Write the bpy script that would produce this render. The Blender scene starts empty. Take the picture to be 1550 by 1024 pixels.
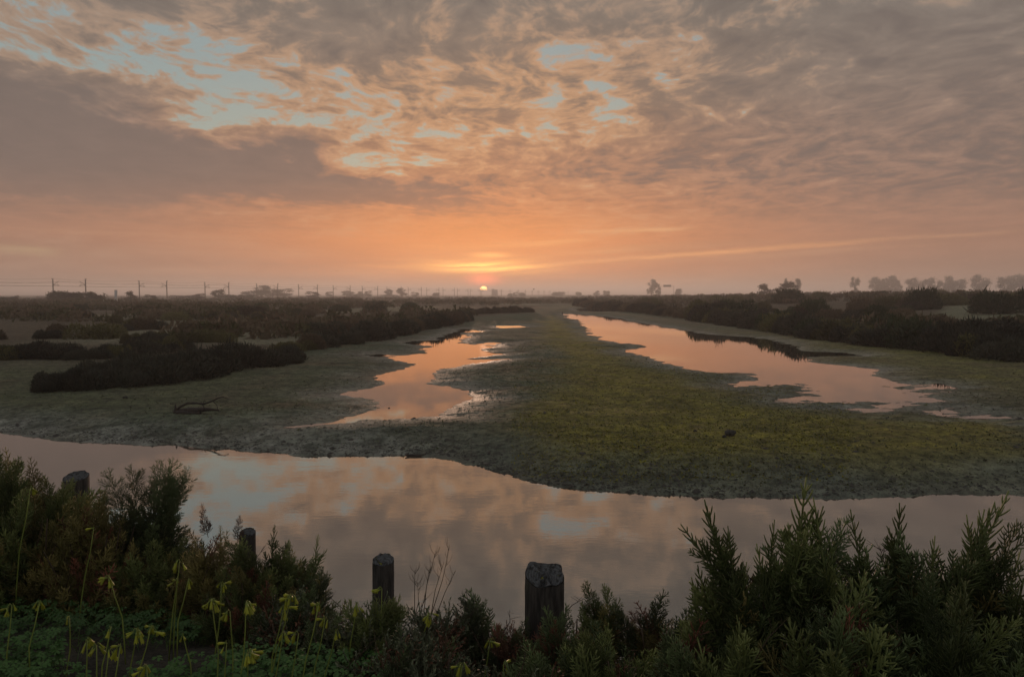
import bpy, math, random
import numpy as np
from mathutils import Vector, Matrix, Quaternion

random.seed(7)
RNG = np.random.default_rng(11)
SC = bpy.context.scene
COL = SC.collection

# ------------------------------------------------------------------ camera
F, CX, CY, HOR = 1150.0, 775.0, 512.0, 445.0          # photo pixels
PITCH = math.atan((CY - HOR) / F)
EYE = 3.0
HAZE = .0008
cam_d = bpy.data.cameras.new('camera')
cam = bpy.data.objects.new('camera', cam_d); COL.objects.link(cam)
cam.location = (0, 0, EYE); cam.rotation_euler = (math.pi/2 - PITCH, 0, 0)
cam_d.sensor_width = 36; cam_d.lens = 36*F/1550
cam_d.clip_start = .05; cam_d.clip_end = 20000
SC.camera = cam

def pdir(x, y):
    a, b = (x-CX)/F, (CY-y)/F
    c, s = math.cos(PITCH), math.sin(PITCH)
    return np.array([a, c + b*s, -s + b*c])
def at_z(x, y, z=0.0):
    d = pdir(x, y); t = (z-EYE)/d[2]
    return np.array([d[0]*t, d[1]*t, z])
def at_y(x, y, Y):
    d = pdir(x, y); t = Y/d[1]
    return np.array([d[0]*t, Y, EYE + d[2]*t])
def azel(x, y):
    d = pdir(x, y)
    return math.atan2(d[0], d[1]), math.atan2(d[2], math.hypot(d[0], d[1]))

# ------------------------------------------------------------------ node helper
class NT:
    def __init__(s, tree): s.t = tree
    def new(s, typ, **kw):
        n = s.t.nodes.new(typ)
        for k, v in kw.items(): setattr(n, k, v)
        return n
    def put(s, sock, v):
        if isinstance(v, V): s.t.links.new(v.s, sock)
        elif isinstance(v, (tuple, list)): sock.default_value = tuple(v) if len(v) == len(sock.default_value) else tuple(v) + (1,)
        else:
            try: sock.default_value = v
            except Exception: sock.default_value = (v,)*len(sock.default_value)
    def m(s, op, a, b=0.0, c=None, clamp=False):
        n = s.new('ShaderNodeMath', operation=op, use_clamp=clamp)
        s.put(n.inputs[0], a); s.put(n.inputs[1], b)
        if c is not None: s.put(n.inputs[2], c)
        return V(s, n.outputs[0])
    def vm(s, op, a, b=(0, 0, 0)):
        n = s.new('ShaderNodeVectorMath', operation=op)
        s.put(n.inputs[0], a); s.put(n.inputs[1], b)
        return V(s, n.outputs[0])
    def scale(s, a, f):
        n = s.new('ShaderNodeVectorMath', operation='SCALE')
        s.put(n.inputs[0], a); s.put(n.inputs['Scale'], f)
        return V(s, n.outputs[0])
    def sep(s, v):
        n = s.new('ShaderNodeSeparateXYZ'); s.put(n.inputs[0], v)
        return [V(s, o) for o in n.outputs]
    def comb(s, x, y, z):
        n = s.new('ShaderNodeCombineXYZ')
        for i, q in enumerate((x, y, z)): s.put(n.inputs[i], q)
        return V(s, n.outputs[0])
    def noise(s, vec, scale, detail=4, rough=.55, dist=0.0, col=False):
        n = s.new('ShaderNodeTexNoise'); s.put(n.inputs['Vector'], vec)
        n.inputs['Scale'].default_value = scale; n.inputs['Detail'].default_value = detail
        n.inputs['Roughness'].default_value = rough; n.inputs['Distortion'].default_value = dist
        return V(s, n.outputs['Color' if col else 'Fac'])
    def mix(s, f, a, b, blend='MIX'):
        n = s.new('ShaderNodeMix', data_type='RGBA', blend_type=blend)
        n.clamp_factor = True
        s.put(n.inputs[0], f); s.put(n.inputs[6], a); s.put(n.inputs[7], b)
        return V(s, n.outputs[2])
    def ss(s, v, lo, hi, a=0.0, b=1.0):
        n = s.new('ShaderNodeMapRange', interpolation_type='SMOOTHSTEP')
        s.put(n.inputs[0], v)
        for i, q in zip((1, 2, 3, 4), (lo, hi, a, b)): s.put(n.inputs[i], q)
        return V(s, n.outputs[0])
    def ramp(s, v, stops):
        n = s.new('ShaderNodeValToRGB'); s.put(n.inputs[0], v)
        e = n.color_ramp.elements
        while len(e) < len(stops): e.new(0.5)
        for q, (p, c) in zip(e, stops): q.position = p; q.color = tuple(c) + (1,)
        return V(s, n.outputs[0])
class V:
    def __init__(s, nt, sock): s.nt, s.s = nt, sock
    def __add__(s, o): return s.nt.m('ADD', s, o)
    __radd__ = __add__
    def __sub__(s, o): return s.nt.m('SUBTRACT', s, o)
    def __rsub__(s, o): return s.nt.m('SUBTRACT', o, s)
    def __mul__(s, o): return s.nt.m('MULTIPLY', s, o)
    __rmul__ = __mul__
    def __truediv__(s, o): return s.nt.m('DIVIDE', s, o)

# ------------------------------------------------------------------ world: dawn sky with a broken cloud deck
SUN_PX = (732, 438.6)
SUN_AZ, SUN_EL = azel(*SUN_PX)
LAMP_EL = math.radians(1.6)
world = bpy.data.worlds.new('World'); SC.world = world; world.use_nodes = True
wt = world.node_tree; wt.nodes.clear(); w = NT(wt)
tc = w.new('ShaderNodeTexCoord')
d = V(w, tc.outputs['Generated'])
dx, dy, dz = w.sep(d)
zc = w.m('MAXIMUM', dz, 0.0)
az = w.m('ARCTAN2', dx, dy)
el = w.m('ARCSINE', zc)
a = az - SUN_AZ
PXR = 1/F                                             # radians per photo pixel near the centre
# cloud-layer coordinates: a flat deck seen in perspective
inv = w.m('DIVIDE', 1.0, zc + .11)
P = w.comb(dx*inv, dy*inv, 0.0)
warp = w.noise(P, 1.6, 3, .5, col=True)
Pw = w.vm('ADD', P, w.scale(w.vm('SUBTRACT', warp, (.5, .5, .5)), .45))
nA = w.noise(Pw, 1.1, 5, .52)
nB = w.noise(w.vm('MULTIPLY', Pw, (1.15, .9, 1.0)), 5.6, 7, .58)
nC = w.noise(w.vm('MULTIPLY', Pw, (1.1, .8, 1.0)), 13.0, 5, .62)
# edge wobble for the large cloud banks
wob = w.noise(w.comb(az*7.0, el*13.0, 0.3), 1.0, 5, .6, col=True)
wx, wy, _ = w.sep(wob)
azw = az + (wx - .5)*.16
elw = el + (wy - .5)*.075
def blob(x, y, rx, ry, power=2.0, tilt=0.0):
    a0, e0 = azel(x, y)
    u = (azw - a0) * (1/(rx*PXR)); v = (elw - e0 - (azw - a0)*tilt) * (1/(ry*PXR))
    r2 = u*u + v*v
    if power > 2: r2 = r2*r2
    return w.m('EXPONENT', r2 * -1.0)
THIN = [(480,140,230,60,2,.42),(620,205,190,48,2,.42),(560,245,130,16,2,.62),(270,178,150,14,2,.62),(200,120,120,45,2,.34),
        (40,78,110,36,2,.44),(900,110,170,60,2,.16),(880,190,130,40,2,.22),(430,8,60,26,2,.5),(642,22,22,46,2,.5),
        (1190,-6,60,14,2,.6),(1105,45,80,30,2,.26),(980,220,120,20,2,.22),(1130,165,70,24,2,.24),(1390,105,90,14,2,.25),
        (330,60,110,40,2,.18),(690,120,90,70,2,.12),(60,370,110,18,2,.22),(180,315,120,10,2,.2)]
THICK = [(50,158,150,52,4,.95),(230,243,260,46,4,1.0),(420,226,70,34,4,.7),(590,292,190,26,4,.75),(525,62,120,52,2,.48),
         (740,150,90,60,2,.30),(1420,200,330,190,4,.38),(900,245,230,30,2,.32),(30,235,250,70,4,.6),(250,20,120,24,2,.2),(720,30,60,50,2,.25)]
T = None
for x, y, rx, ry, p, k in THIN:
    b = blob(x, y, rx, ry, p) * k; T = b if T is None else T + b
for x, y, rx, ry, p, k in THICK:
    T = T - blob(x, y, rx, ry, p, -.02) * (k*1.75)
n = nB*.56 + nC*.44
high = w.ss(el, .03, .16)
broad = blob(470, 120, 560, 120, 4)*.20 + blob(900, 150, 260, 110, 4)*.10
field = T*.58 + broad + (n - .5)*3.5*high + (nA - .5)*.8 - .085
lit = w.ss(field, -.16, .40)                            # thin cloud lit from below
gap = w.ss(field, .26, .60)                            # clear sky between the clouds
# colours of the deck
wide = w.m('EXPONENT', (a*a)*(-1/.33**2))
near = w.m('EXPONENT', (a*a)*(-1/.20**2))
elp = w.m('MULTIPLY', el, 1/1.2, clamp=True)
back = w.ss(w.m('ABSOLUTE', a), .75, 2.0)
deck = w.ramp(elp, [(0,(.225,.152,.118)),(.018,(.29,.168,.118)),(.056,(.345,.180,.120)),(.12,(.27,.174,.131)),(.21,(.215,.168,.139)),(.32,(.182,.166,.147)),(.48,(.185,.190,.190)),(1,(.27,.295,.32))])  # overhead end brightened to lift and cool the light on the ground
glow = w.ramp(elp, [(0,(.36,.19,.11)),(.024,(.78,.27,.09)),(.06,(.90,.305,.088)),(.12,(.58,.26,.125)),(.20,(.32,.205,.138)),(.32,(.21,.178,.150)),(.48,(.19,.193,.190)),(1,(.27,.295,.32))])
deck = w.mix(back*.8, deck, (.24,.252,.275))  # unseen sky behind the camera brightened as fill for faces turned to it
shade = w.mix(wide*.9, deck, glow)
tone = .78 + nA*.30 + (nB-.5)*.55*high + (nC-.5)*.25*high
shade = w.mix(1.0, shade, w.comb(tone, tone, tone), 'MULTIPLY')
bank = w.ss(field, -.05, -.9)
shade = w.mix(bank*.7*high, shade, (.145,.118,.106))
litc = w.mix(wide, (.38,.26,.18), (.66,.345,.165))
litc = w.mix(w.ss(el, .24, .44), litc, (.36,.27,.21))
cloud = w.mix(lit*.66, shade, litc)
# streaks of thin cloud low over the horizon, rising to the right
els = el - w.m('MAXIMUM', a, 0.0)*.065 - (wy-.5)*.012
st = w.noise(w.comb(az*2.2, els*52.0, 1.7), 1.0, 5, .55)
stm = w.ss(st, .53, .74) * w.ss(el, .012, .03) * w.ss(el, .15, .06)
cloud = w.mix(stm*(.25 + wide*.55), cloud, w.mix(near, (.50,.27,.15), (.95,.42,.14)))
stk = w.ss(st, .47, .30) * w.ss(el, .17, .05)
cloud = w.mix(stk*.20, cloud, (.24,.14,.10))
def line(x0, y0, x1, y1, hw, soft, k, colr, base):
    a0, e0 = azel(x0, y0); a1, e1 = azel(x1, y1)
    am, ah = (a0+a1)/2, (a1-a0)/2
    e_ = e0 + (az - a0)*((e1-e0)/(a1-a0))
    v = (el - e_ + (wy-.5)*.010 + (nC-.5)*.004)*(1/(hw*PXR)); u = (az - am)*(1/ah)
    f = w.m('EXPONENT', (v*v + u*u*u*u)*-1.0) * w.ss(st, .36, .62, .35, 1.0)
    return w.mix(f*k, base, colr)
cloud = line(760, 402, 1290, 366, 3.2, 0, .80, (.88,.40,.15), cloud)
cloud = line(870, 352, 1040, 346, 2.5, 0, .55, (.80,.44,.19), cloud)
cloud = line(1290, 364, 1560, 350, 2.2, 0, .45, (.66,.35,.18), cloud)
cloud = line(540, 403, 760, 402, 3.0, 0, .75, (.95,.42,.13), cloud)
cloud = line(-20, 372, 90, 382, 6, 0, .5, (.52,.38,.20), cloud)
def spot(x, y, rx, ry, k, colr, base):
    a0, e0 = azel(x, y)
    u = (az - a0)*(1/(rx*PXR)); v = (el - e0)*(1/(ry*PXR))
    return w.mix(w.m('EXPONENT', (u*u+v*v)*-1.0)*k, base, colr)
cloud = spot(732, 388, 150, 56, .55, (1.0,.36,.10), cloud)
rib = w.ss(w.noise(w.comb(az*9.0, els*210.0, 4.1), 1.0, 4, .6), .34, .60, .25, 1.0)
cloud = spot(733, 404, 70, 8.0, rib*.98, (2.3,1.10,.25), cloud)
cloud = spot(742, 386, 26, 4, .5, (1.8,.85,.24), cloud)
cloud = spot(732, 424, 22, 9, .85, (2.0,.42,.14), cloud)
# clear sky in the gaps: physical sky, sun at the same place as the lamp
sky = w.new('ShaderNodeTexSky', sky_type='NISHITA', sun_disc=False)
sky.sun_elevation = LAMP_EL; sky.sun_rotation = SUN_AZ; sky.air_density = 1.0; sky.dust_density = 2.0; sky.ozone_density = 1.5
clear = w.scale(V(w, sky.outputs[0]), .055)
clear = w.mix(.72, clear, w.mix(w.ss(el, .10, .32), (.44,.50,.41), (.30,.41,.43)))
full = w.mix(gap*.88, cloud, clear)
# the sun's disc, its lower limb behind the low cloud bank
e0 = SUN_EL; ua = (az - SUN_AZ); ub = (el - e0)
rr = w.m('SQRT', ua*ua + ub*ub)
disc = w.ss(rr, 5.9*PXR, 4.9*PXR) * w.ss(el, e0 - .9*PXR, e0 + .9*PXR)
full = w.mix(1.0, full, w.scale(w.comb(1.0, .43, .11), disc*17.0), 'ADD')
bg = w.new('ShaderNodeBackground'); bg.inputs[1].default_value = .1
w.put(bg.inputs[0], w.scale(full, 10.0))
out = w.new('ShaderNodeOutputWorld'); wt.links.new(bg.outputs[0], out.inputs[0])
world.cycles.sampling_method = 'MANUAL'; world.cycles.sample_map_resolution = 1024

# ------------------------------------------------------------------ sun, exposure, render settings
sl = bpy.data.lights.new('sun', 'SUN'); sl.energy = 1.5; sl.angle = math.radians(.53); sl.color = (1, .62, .42)
so = bpy.data.objects.new('sun', sl); COL.objects.link(so); so.location = (0, 60, 40)
so.rotation_euler = Vector((-math.sin(SUN_AZ)*math.cos(LAMP_EL), -math.cos(SUN_AZ)*math.cos(LAMP_EL), -math.sin(LAMP_EL))).to_track_quat('-Z', 'Y').to_euler()
vs = SC.view_settings
SC.display_settings.display_device = 'sRGB'
vs.view_transform = 'Standard'; vs.look = 'None'; vs.exposure = .16; vs.gamma = 1; vs.use_curve_mapping = False
cy = SC.cycles
cy.use_denoising = True; cy.max_bounces = 6; cy.diffuse_bounces = 2; cy.glossy_bounces = 3; cy.transmission_bounces = 3
cy.volume_bounces = 1; cy.transparent_max_bounces = 8; cy.sample_clamp_indirect = 6
SC.render.engine = 'CYCLES'

# ------------------------------------------------------------------ numpy noise
def _hash(ix, iy, seed):
    h = (ix.astype(np.int64)*374761393 + iy.astype(np.int64)*668265263 + seed*982451653) & 0xFFFFFFFF
    h = ((h ^ (h >> 13))*1274126177) & 0xFFFFFFFF
    return ((h ^ (h >> 16)) & 0xFFFF) / 65535.0
def vnoise(x, y, seed=0):
    ix, iy = np.floor(x), np.floor(y); fx, fy = x-ix, y-iy
    fx = fx*fx*(3-2*fx); fy = fy*fy*(3-2*fy)
    a_, b_ = _hash(ix, iy, seed), _hash(ix+1, iy, seed)
    c_, d_ = _hash(ix, iy+1, seed), _hash(ix+1, iy+1, seed)
    return (a_*(1-fx)+b_*fx)*(1-fy) + (c_*(1-fx)+d_*fx)*fy
def fbm(x, y, octv=4, seed=0, gain=.5):
    s, amp, tot = 0.0, 1.0, 0.0
    for i in range(octv):
        s = s + amp*(vnoise(x*(2.03**i)+i*17.3, y*(2.03**i)-i*9.1, seed+i) - .5); tot += amp; amp *= gain
    return s/tot*2                                       # about -1..1
def sstep(x, lo, hi):
    t = np.clip((x-lo)/(hi-lo), 0, 1); return t*t*(3-2*t)
def polysd(X, Y, poly):
    """signed distance to a polygon, negative inside"""
    d2 = np.full(X.shape, 1e18); ins = np.zeros(X.shape, bool)
    n_ = len(poly)
    for i in range(n_):
        (x0, y0), (x1, y1) = poly[i], poly[(i+1) % n_]
        ex, ey = x1-x0, y1-y0; wx_, wy_ = X-x0, Y-y0
        t = np.clip((wx_*ex+wy_*ey)/(ex*ex+ey*ey+1e-12), 0, 1)
        d2 = np.minimum(d2, (wx_-ex*t)**2 + (wy_-ey*t)**2)
        c_ = (y0 > Y) != (y1 > Y)
        if abs(ey) > 1e-9: ins ^= c_ & (X < ex*(Y-y0)/ey + x0)
    return np.where(ins, -1, 1)*np.sqrt(d2)

# ------------------------------------------------------------------ outlines traced on the water planes
CH_Z, POOL_Z = -.22, 0.0
def ground_poly(px, z=0.0): return [tuple(at_z(x, y, z)[:2]) for x, y in px]
bank_px = [(-5,654),(60,662),(130,670),(200,672),(270,674),(340,680),(400,684),(470,690),(540,690),(600,690),(660,690),(700,698),(740,712),(770,722),(820,733),(870,740),(930,745),(1000,750),(1060,752),(1150,754),(1260,753),(1350,751),(1450,748),(1555,745)]
FARSHORE = [(-70,34),(-30,23)] + ground_poly(bank_px, CH_Z) + [(14,12.6),(30,14),(70,16)]
NEARSHORE = [(-70,20),(-30,13),(-14,9.2),(-8,7.6),(-5,7.8),(-3,7.0),(-1.5,6.3),(0,5.8),(1.5,5.6),(4,5.4),(9,5.6),(20,6.5),(70,9)]
CHANNEL = FARSHORE + NEARSHORE[::-1]
pool_left = [(500,640),(545,627),(580,616),(560,605),(517,597),(550,590),(589,581),(575,575),(560,569),(590,563),(612,557),(632,551),(600,546),(585,541),(611,538),(646,534),(640,529),(651,524),(625,521),(612,518),(658,514),(680,506),(701,497),(735,501),(695,504),(711,509),(698,519),(752,524),(725,530),(755,536),(691,544),(765,543),(688,554),(649,564),(658,575),(648,581),(711,591),(708,605),(683,617),(671,630),(620,634),(560,634),(505,641),(440,646)]
pool_right = [(852,474),(856,481),(872,484),(899,507),(919,516),(976,524),(950,532),(983,541),(1020,553),(1071,563),(1138,565),(1153,573),(1108,586),(1150,583),(1213,584),(1216,593),(1200,606),(1248,609),(1319,610),(1341,617),(1420,605),(1372,600),(1425,582),(1362,589),(1355,577),(1316,568),(1332,559),(1234,549),(1218,541),(1300,538),(1275,533),(1213,531),(1196,521),(1148,511),(1070,506),(1012,496),(960,487),(936,481),(899,477)]
pool_far = [(868,467),(905,466),(930,467),(938,471),(900,472),(872,471)]
puddles = [[(1414,623),(1440,621),(1452,624),(1430,627)],[(1470,628),(1500,627),(1512,631),(1488,632)],[(555,537),(578,535),(596,538),(575,540)],
           [(700,523),(740,518),(768,518),(740,522)],[(1300,619),(1330,617),(1345,621),(1315,622)],[(750,493),(790,492),(800,495),(760,497)]]
POOLS = [ground_poly(p) for p in [pool_left, pool_right, pool_far] + puddles]
EDGE_R = np.array([(34,23.4),(39.2,22.9),(44.8,21.7),(52.3,21.6),(66,21.7),(84,22.1),(99,21.4),(120,20),(150,17),(172,14.5),(220,14)])
EDGE_L = np.array([(20,-17),(26,-13.2),(29.7,-11.6),(33.5,-9.6),(48,-8.9),(66,-7.8),(90,-5),(119,4.5),(170,9),(220,10)])
def edge_r(Y): return np.interp(Y, EDGE_R[:,0], EDGE_R[:,1])
def edge_l(Y): return np.interp(Y, EDGE_L[:,0], EDGE_L[:,1])

RAIL_X0 = -258.0; RAIL_K = (1050-CX)/F                    # the railway runs towards a vanishing point at x = 1050
def terrain(X, Y, full=False):
    X = np.asarray(X, float); Y = np.asarray(Y, float)
    sh = X.shape; X = X.ravel(); Y = Y.ravel()
    nearq = Y < 60
    sdc = np.full(X.shape, 30.0)
    if nearq.any(): sdc[nearq] = polysd(X[nearq], Y[nearq], CHANNEL)
    ny = np.interp(X, [p[0] for p in NEARSHORE], [p[1] for p in NEARSHORE])
    fy = np.interp(X, [p[0] for p in FARSHORE], [p[1] for p in FARSHORE])
    near = Y < (ny+fy)/2
    lo = fbm(X*.12, Y*.12, 3, 3); mid = fbm(X*.7, Y*.7, 3, 21); fine = fbm(X*3.1, Y*3.1, 3, 33); vf = fbm(X*11, Y*11, 2, 55)
    flat = .095 + .03*lo + .022*mid + .026*fine*sstep(-Y, -110, -50) + .018*vf*sstep(-Y, -45, -30)
    h = flat.copy()
    # hinterland
    sR = X - edge_r(Y); sL = edge_l(Y) - X
    r1 = sstep(sR, -1, 5)*sstep(Y, 14, 26); l1 = sstep(sL, -1, 4)
    h += r1*.35 + sstep(sR, 8, 45)*.75 + sstep(sR, 30, 95)*1.45*sstep(-Y, -420, -190) - .15*r1*0
    h += l1*.08 + sstep(sL, 5, 50)*.1
    h -= sstep(Y, 200, 330)*np.where(sR > 0, .2, .1)
    h += sstep(Y, 60, 260)*fbm(X*.03, Y*.03, 3, 8)*.35
    # railway embankment
    sr = np.abs(X - (RAIL_X0 + RAIL_K*Y))
    h = np.where(Y > 150, np.maximum(h, .62*sstep(-sr, -13, -7.5) + h*.2), h)
    # pools
    sdp = np.full(X.shape, 50.0)
    q = (Y > 15) & (Y < 260) & (X > -14) & (X < 40)
    if q.any():
        xs, ys = X[q], Y[q]; s_ = np.full(xs.shape, 50.0)
        for p in POOLS: s_ = np.minimum(s_, polysd(xs, ys, p))
        sc_ = np.clip(ys/40, .5, 3)
        s_ = s_ + (fbm(xs*.8, ys*.6, 4, 71, .65)*.62 + fbm(xs*3.3, ys*2.6, 3, 77, .65)*.34)*sc_
        s_ = s_ + sstep(xs, 5.5, 8.5)*sstep(-ys, -28.5, -24.5)*(fbm(xs*1.1, ys*2.4, 4, 83, .65)*1.5 - .12)
        sdp[q] = s_
        hp = np.where(s_ > 0, .004 + s_*.055, s_*.09 - .004)
        hp = np.clip(hp, -.16, 9) + np.where(s_ > 0, .010*vf[q]*np.clip(s_*4, 0, 1), 0)
        h[q] = np.minimum(h[q], hp)
    # far-side bank of the channel
    sdn = sdc + .22*fbm(X*1.9, Y*1.9, 3, 91, .6)*sstep(-np.abs(sdc), -2.5, -.2) + .07*fbm(X*8, Y*8, 2, 95)*sstep(-np.abs(sdc), -1.5, 0)
    hb = np.where(sdn > 0, CH_Z + .022*sstep(sdn, 0, .10) + sdn*.16 + .03*fine*sstep(sdn, .25, 1.0) + .016*vf*sstep(sdn, .15, .8), np.maximum(CH_Z + sdn*.35, -.75))
    h = np.where(~near, np.minimum(h, hb), h)
    # near bank, where the photographer stands
    hn = np.where(sdc > 0, CH_Z + 1.62*sstep(sdc, -.35, 2.9) - .06 + .06*mid*sstep(sdc, .2, 1.5) + .02*fine, np.maximum(CH_Z + sdc*.3 - .03, -.75))
    h = np.where(near, hn, h)
    if full: return h.reshape(sh), sdc.reshape(sh), sdp.reshape(sh), near.reshape(sh)
    return h.reshape(sh)
def gz(x, y): return float(terrain(np.array([x]), np.array([y]))[0])

# ------------------------------------------------------------------ object helpers
def mesh_np(name, verts, faces, mats=(), smooth=False, attrs=None, fmat=None):
    """faces: (n,3) or (n,4) array, or a list of such arrays"""
    me = bpy.data.meshes.new(name)
    fl = faces if isinstance(faces, list) else [faces]
    verts = np.asarray(verts, np.float32)
    loops = np.concatenate([np.asarray(f, np.int32).ravel() for f in fl])
    tot = np.concatenate([np.full(len(f), np.asarray(f).shape[1], np.int32) for f in fl])
    start = np.concatenate([[0], np.cumsum(tot)[:-1]]).astype(np.int32)
    me.vertices.add(len(verts)); me.vertices.foreach_set('co', verts.ravel())
    me.loops.add(len(loops)); me.loops.foreach_set('vertex_index', loops)
    me.polygons.add(len(tot)); me.polygons.foreach_set('loop_start', start); me.polygons.foreach_set('loop_total', tot)
    if smooth: me.polygons.foreach_set('use_smooth', np.ones(len(tot), bool))
    for k, v in (attrs or {}).items():
        v = np.asarray(v, np.float32)
        if v.ndim == 1: me.attributes.new(k, 'FLOAT', 'POINT').data.foreach_set('value', v)
        else: me.attributes.new(k, 'FLOAT_COLOR', 'POINT').data.foreach_set('color', np.c_[v, np.ones(len(v), np.float32)].ravel())
    for m_ in mats: me.materials.append(m_)
    if fmat is not None: me.polygons.foreach_set('material_index', np.asarray(fmat, np.int32))
    me.update(calc_edges=True); me.validate()
    return me
def obj(name, me, parent=None, loc=None, rot=None, scale=None):
    o = bpy.data.objects.new(name, me); COL.objects.link(o)
    if parent is not None: o.parent = parent
    if loc is not None: o.location = loc
    if rot is not None:
        if isinstance(rot, Quaternion): o.rotation_mode = 'QUATERNION'; o.rotation_quaternion = rot
        else: o.rotation_euler = rot
    if scale is not None: o.scale = scale if hasattr(scale, '__len__') else (scale,)*3
    return o
def tag(o, label, cat, group=None):
    o['label'] = label; o['category'] = cat
    if group: o['group'] = group
    return o
def thing(name, label, cat, loc=(0,0,0), rz=0.0, group=None, scale=None):
    return tag(obj(name, None, None, loc, (0,0,rz), scale), label, cat, group)
class MB:
    """collects tubes, boxes and triangles into one mesh"""
    def __init__(s): s.v = []; s.f3 = []; s.f4 = []; s.a = []; s.n = 0
    def add(s, v, f3=(), f4=(), a=0.0):
        v = np.asarray(v, float); s.v.append(v)
        if len(f3): s.f3.append(np.asarray(f3)+s.n)
        if len(f4): s.f4.append(np.asarray(f4)+s.n)
        s.a.append(np.full(len(v), a) if np.isscalar(a) else np.asarray(a)); s.n += len(v)
    def tube(s, pts, rad, sides=5, a=0.0, cap=True):
        pts = np.asarray(pts, float); k = len(pts); rad = np.broadcast_to(rad, (k,))
        t = np.gradient(pts, axis=0); t /= np.linalg.norm(t, axis=1)[:,None]+1e-9
        up = np.array([0,0,1.0]) if abs(t[:,2]).mean() < .8 else np.array([1.0,0,0])
        u = np.cross(t, up); u /= np.linalg.norm(u, axis=1)[:,None]+1e-9
        w_ = np.cross(t, u)
        an = np.arange(sides)*2*math.pi/sides
        ring = pts[:,None,:] + rad[:,None,None]*(np.cos(an)[None,:,None]*u[:,None,:] + np.sin(an)[None,:,None]*w_[:,None,:])
        v = ring.reshape(-1,3); f4 = []
        for i in range(k-1):
            for j in range(sides):
                j2 = (j+1) % sides
                f4.append((i*sides+j, i*sides+j2, (i+1)*sides+j2, (i+1)*sides+j))
        f3 = []
        aa = np.repeat(np.broadcast_to(a, (k,)), sides)
        if cap:
            v = np.vstack([v, pts[0], pts[-1]]); aa = np.r_[aa, aa[0], aa[-1]]
            b0, b1 = k*sides, k*sides+1
            for j in range(sides):
                j2 = (j+1) % sides
                f3 += [(b0, j2, j), (b1, (k-1)*sides+j, (k-1)*sides+j2)]
        s.add(v, f3, f4, aa)
    def box(s, c, sz, rz=0.0, a=0.0):
        x, y, z = np.array(sz)/2
        v = np.array([(i*x, j*y, k*z) for k in (-1,1) for j in (-1,1) for i in (-1,1)], float)
        cs, sn = math.cos(rz), math.sin(rz)
        v = np.c_[v[:,0]*cs - v[:,1]*sn, v[:,0]*sn + v[:,1]*cs, v[:,2]] + np.array(c)
        s.add(v, (), [(0,2,3,1),(4,5,7,6),(0,1,5,4),(2,6,7,3),(0,4,6,2),(1,3,7,5)], a)
    def mesh(s, name, mats, smooth=False, attr='t'):
        fl = []
        if s.f4: fl.append(np.concatenate(s.f4))
        if s.f3: fl.append(np.concatenate(s.f3))
        return mesh_np(name, np.concatenate(s.v), fl, mats if isinstance(mats, (list, tuple)) else [mats], smooth, {attr: np.concatenate(s.a)})

# ------------------------------------------------------------------ materials
def material(name, build):
    m_ = bpy.data.materials.new(name); m_.use_nodes = True
    t = m_.node_tree; t.nodes.clear(); n_ = NT(t)
    o_ = n_.new('ShaderNodeOutputMaterial'); b_ = n_.new('ShaderNodeBsdfPrincipled')
    t.links.new(b_.outputs[0], o_.inputs[0])
    build(n_, b_, o_); return m_
def geo_pos(n_): return V(n_, n_.new('ShaderNodeNewGeometry').outputs['Position'])
def objc(n_): return V(n_, n_.new('ShaderNodeTexCoord').outputs['Object'])
def attr(n_, name, what='Fac'):
    q = n_.new('ShaderNodeAttribute'); q.attribute_name = name; return V(n_, q.outputs[what])
def bump(n_, h, dist, strength=1.0):
    b_ = n_.new('ShaderNodeBump'); n_.put(b_.inputs['Height'], h)
    b_.inputs['Distance'].default_value = dist; b_.inputs['Strength'].default_value = strength
    return V(n_, b_.outputs[0])
def rnd(n_): return V(n_, n_.new('ShaderNodeObjectInfo').outputs['Random'])

def m_ground(n_, b_, o_):
    p = geo_pos(n_); c = attr(n_, 'tint', 'Color'); wet = attr(n_, 'wet')
    f1 = n_.noise(p, 1.3, 5, .6); f2 = n_.noise(p, 6.0, 6, .68); f3 = n_.noise(p, 38.0, 3, .6)
    k = .14 + n_.ss(f2, .30, .70)*1.1 + n_.ss(f3, .3, .7)*.5 + f1*.25
    c = n_.mix(1.0, c, n_.comb(k, k, k), 'MULTIPLY')
    c = n_.mix(n_.ss(f2, .60, .74)*.5, c, (.030,.028,.020))
    c = n_.mix(n_.ss(f3, .62, .80)*.35, c, (.14,.14,.10))
    n_.put(b_.inputs['Base Color'], c)
    n_.put(b_.inputs['Roughness'], n_.m('SUBTRACT', .95, wet*.45, clamp=True))
    b_.inputs['Specular IOR Level'].default_value = .35
    n_.put(b_.inputs['Normal'], bump(n_, f2*.7 + f3*.5 + f1*.5, .07, .9))
M_GROUND = material('marsh_ground', m_ground)
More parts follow.
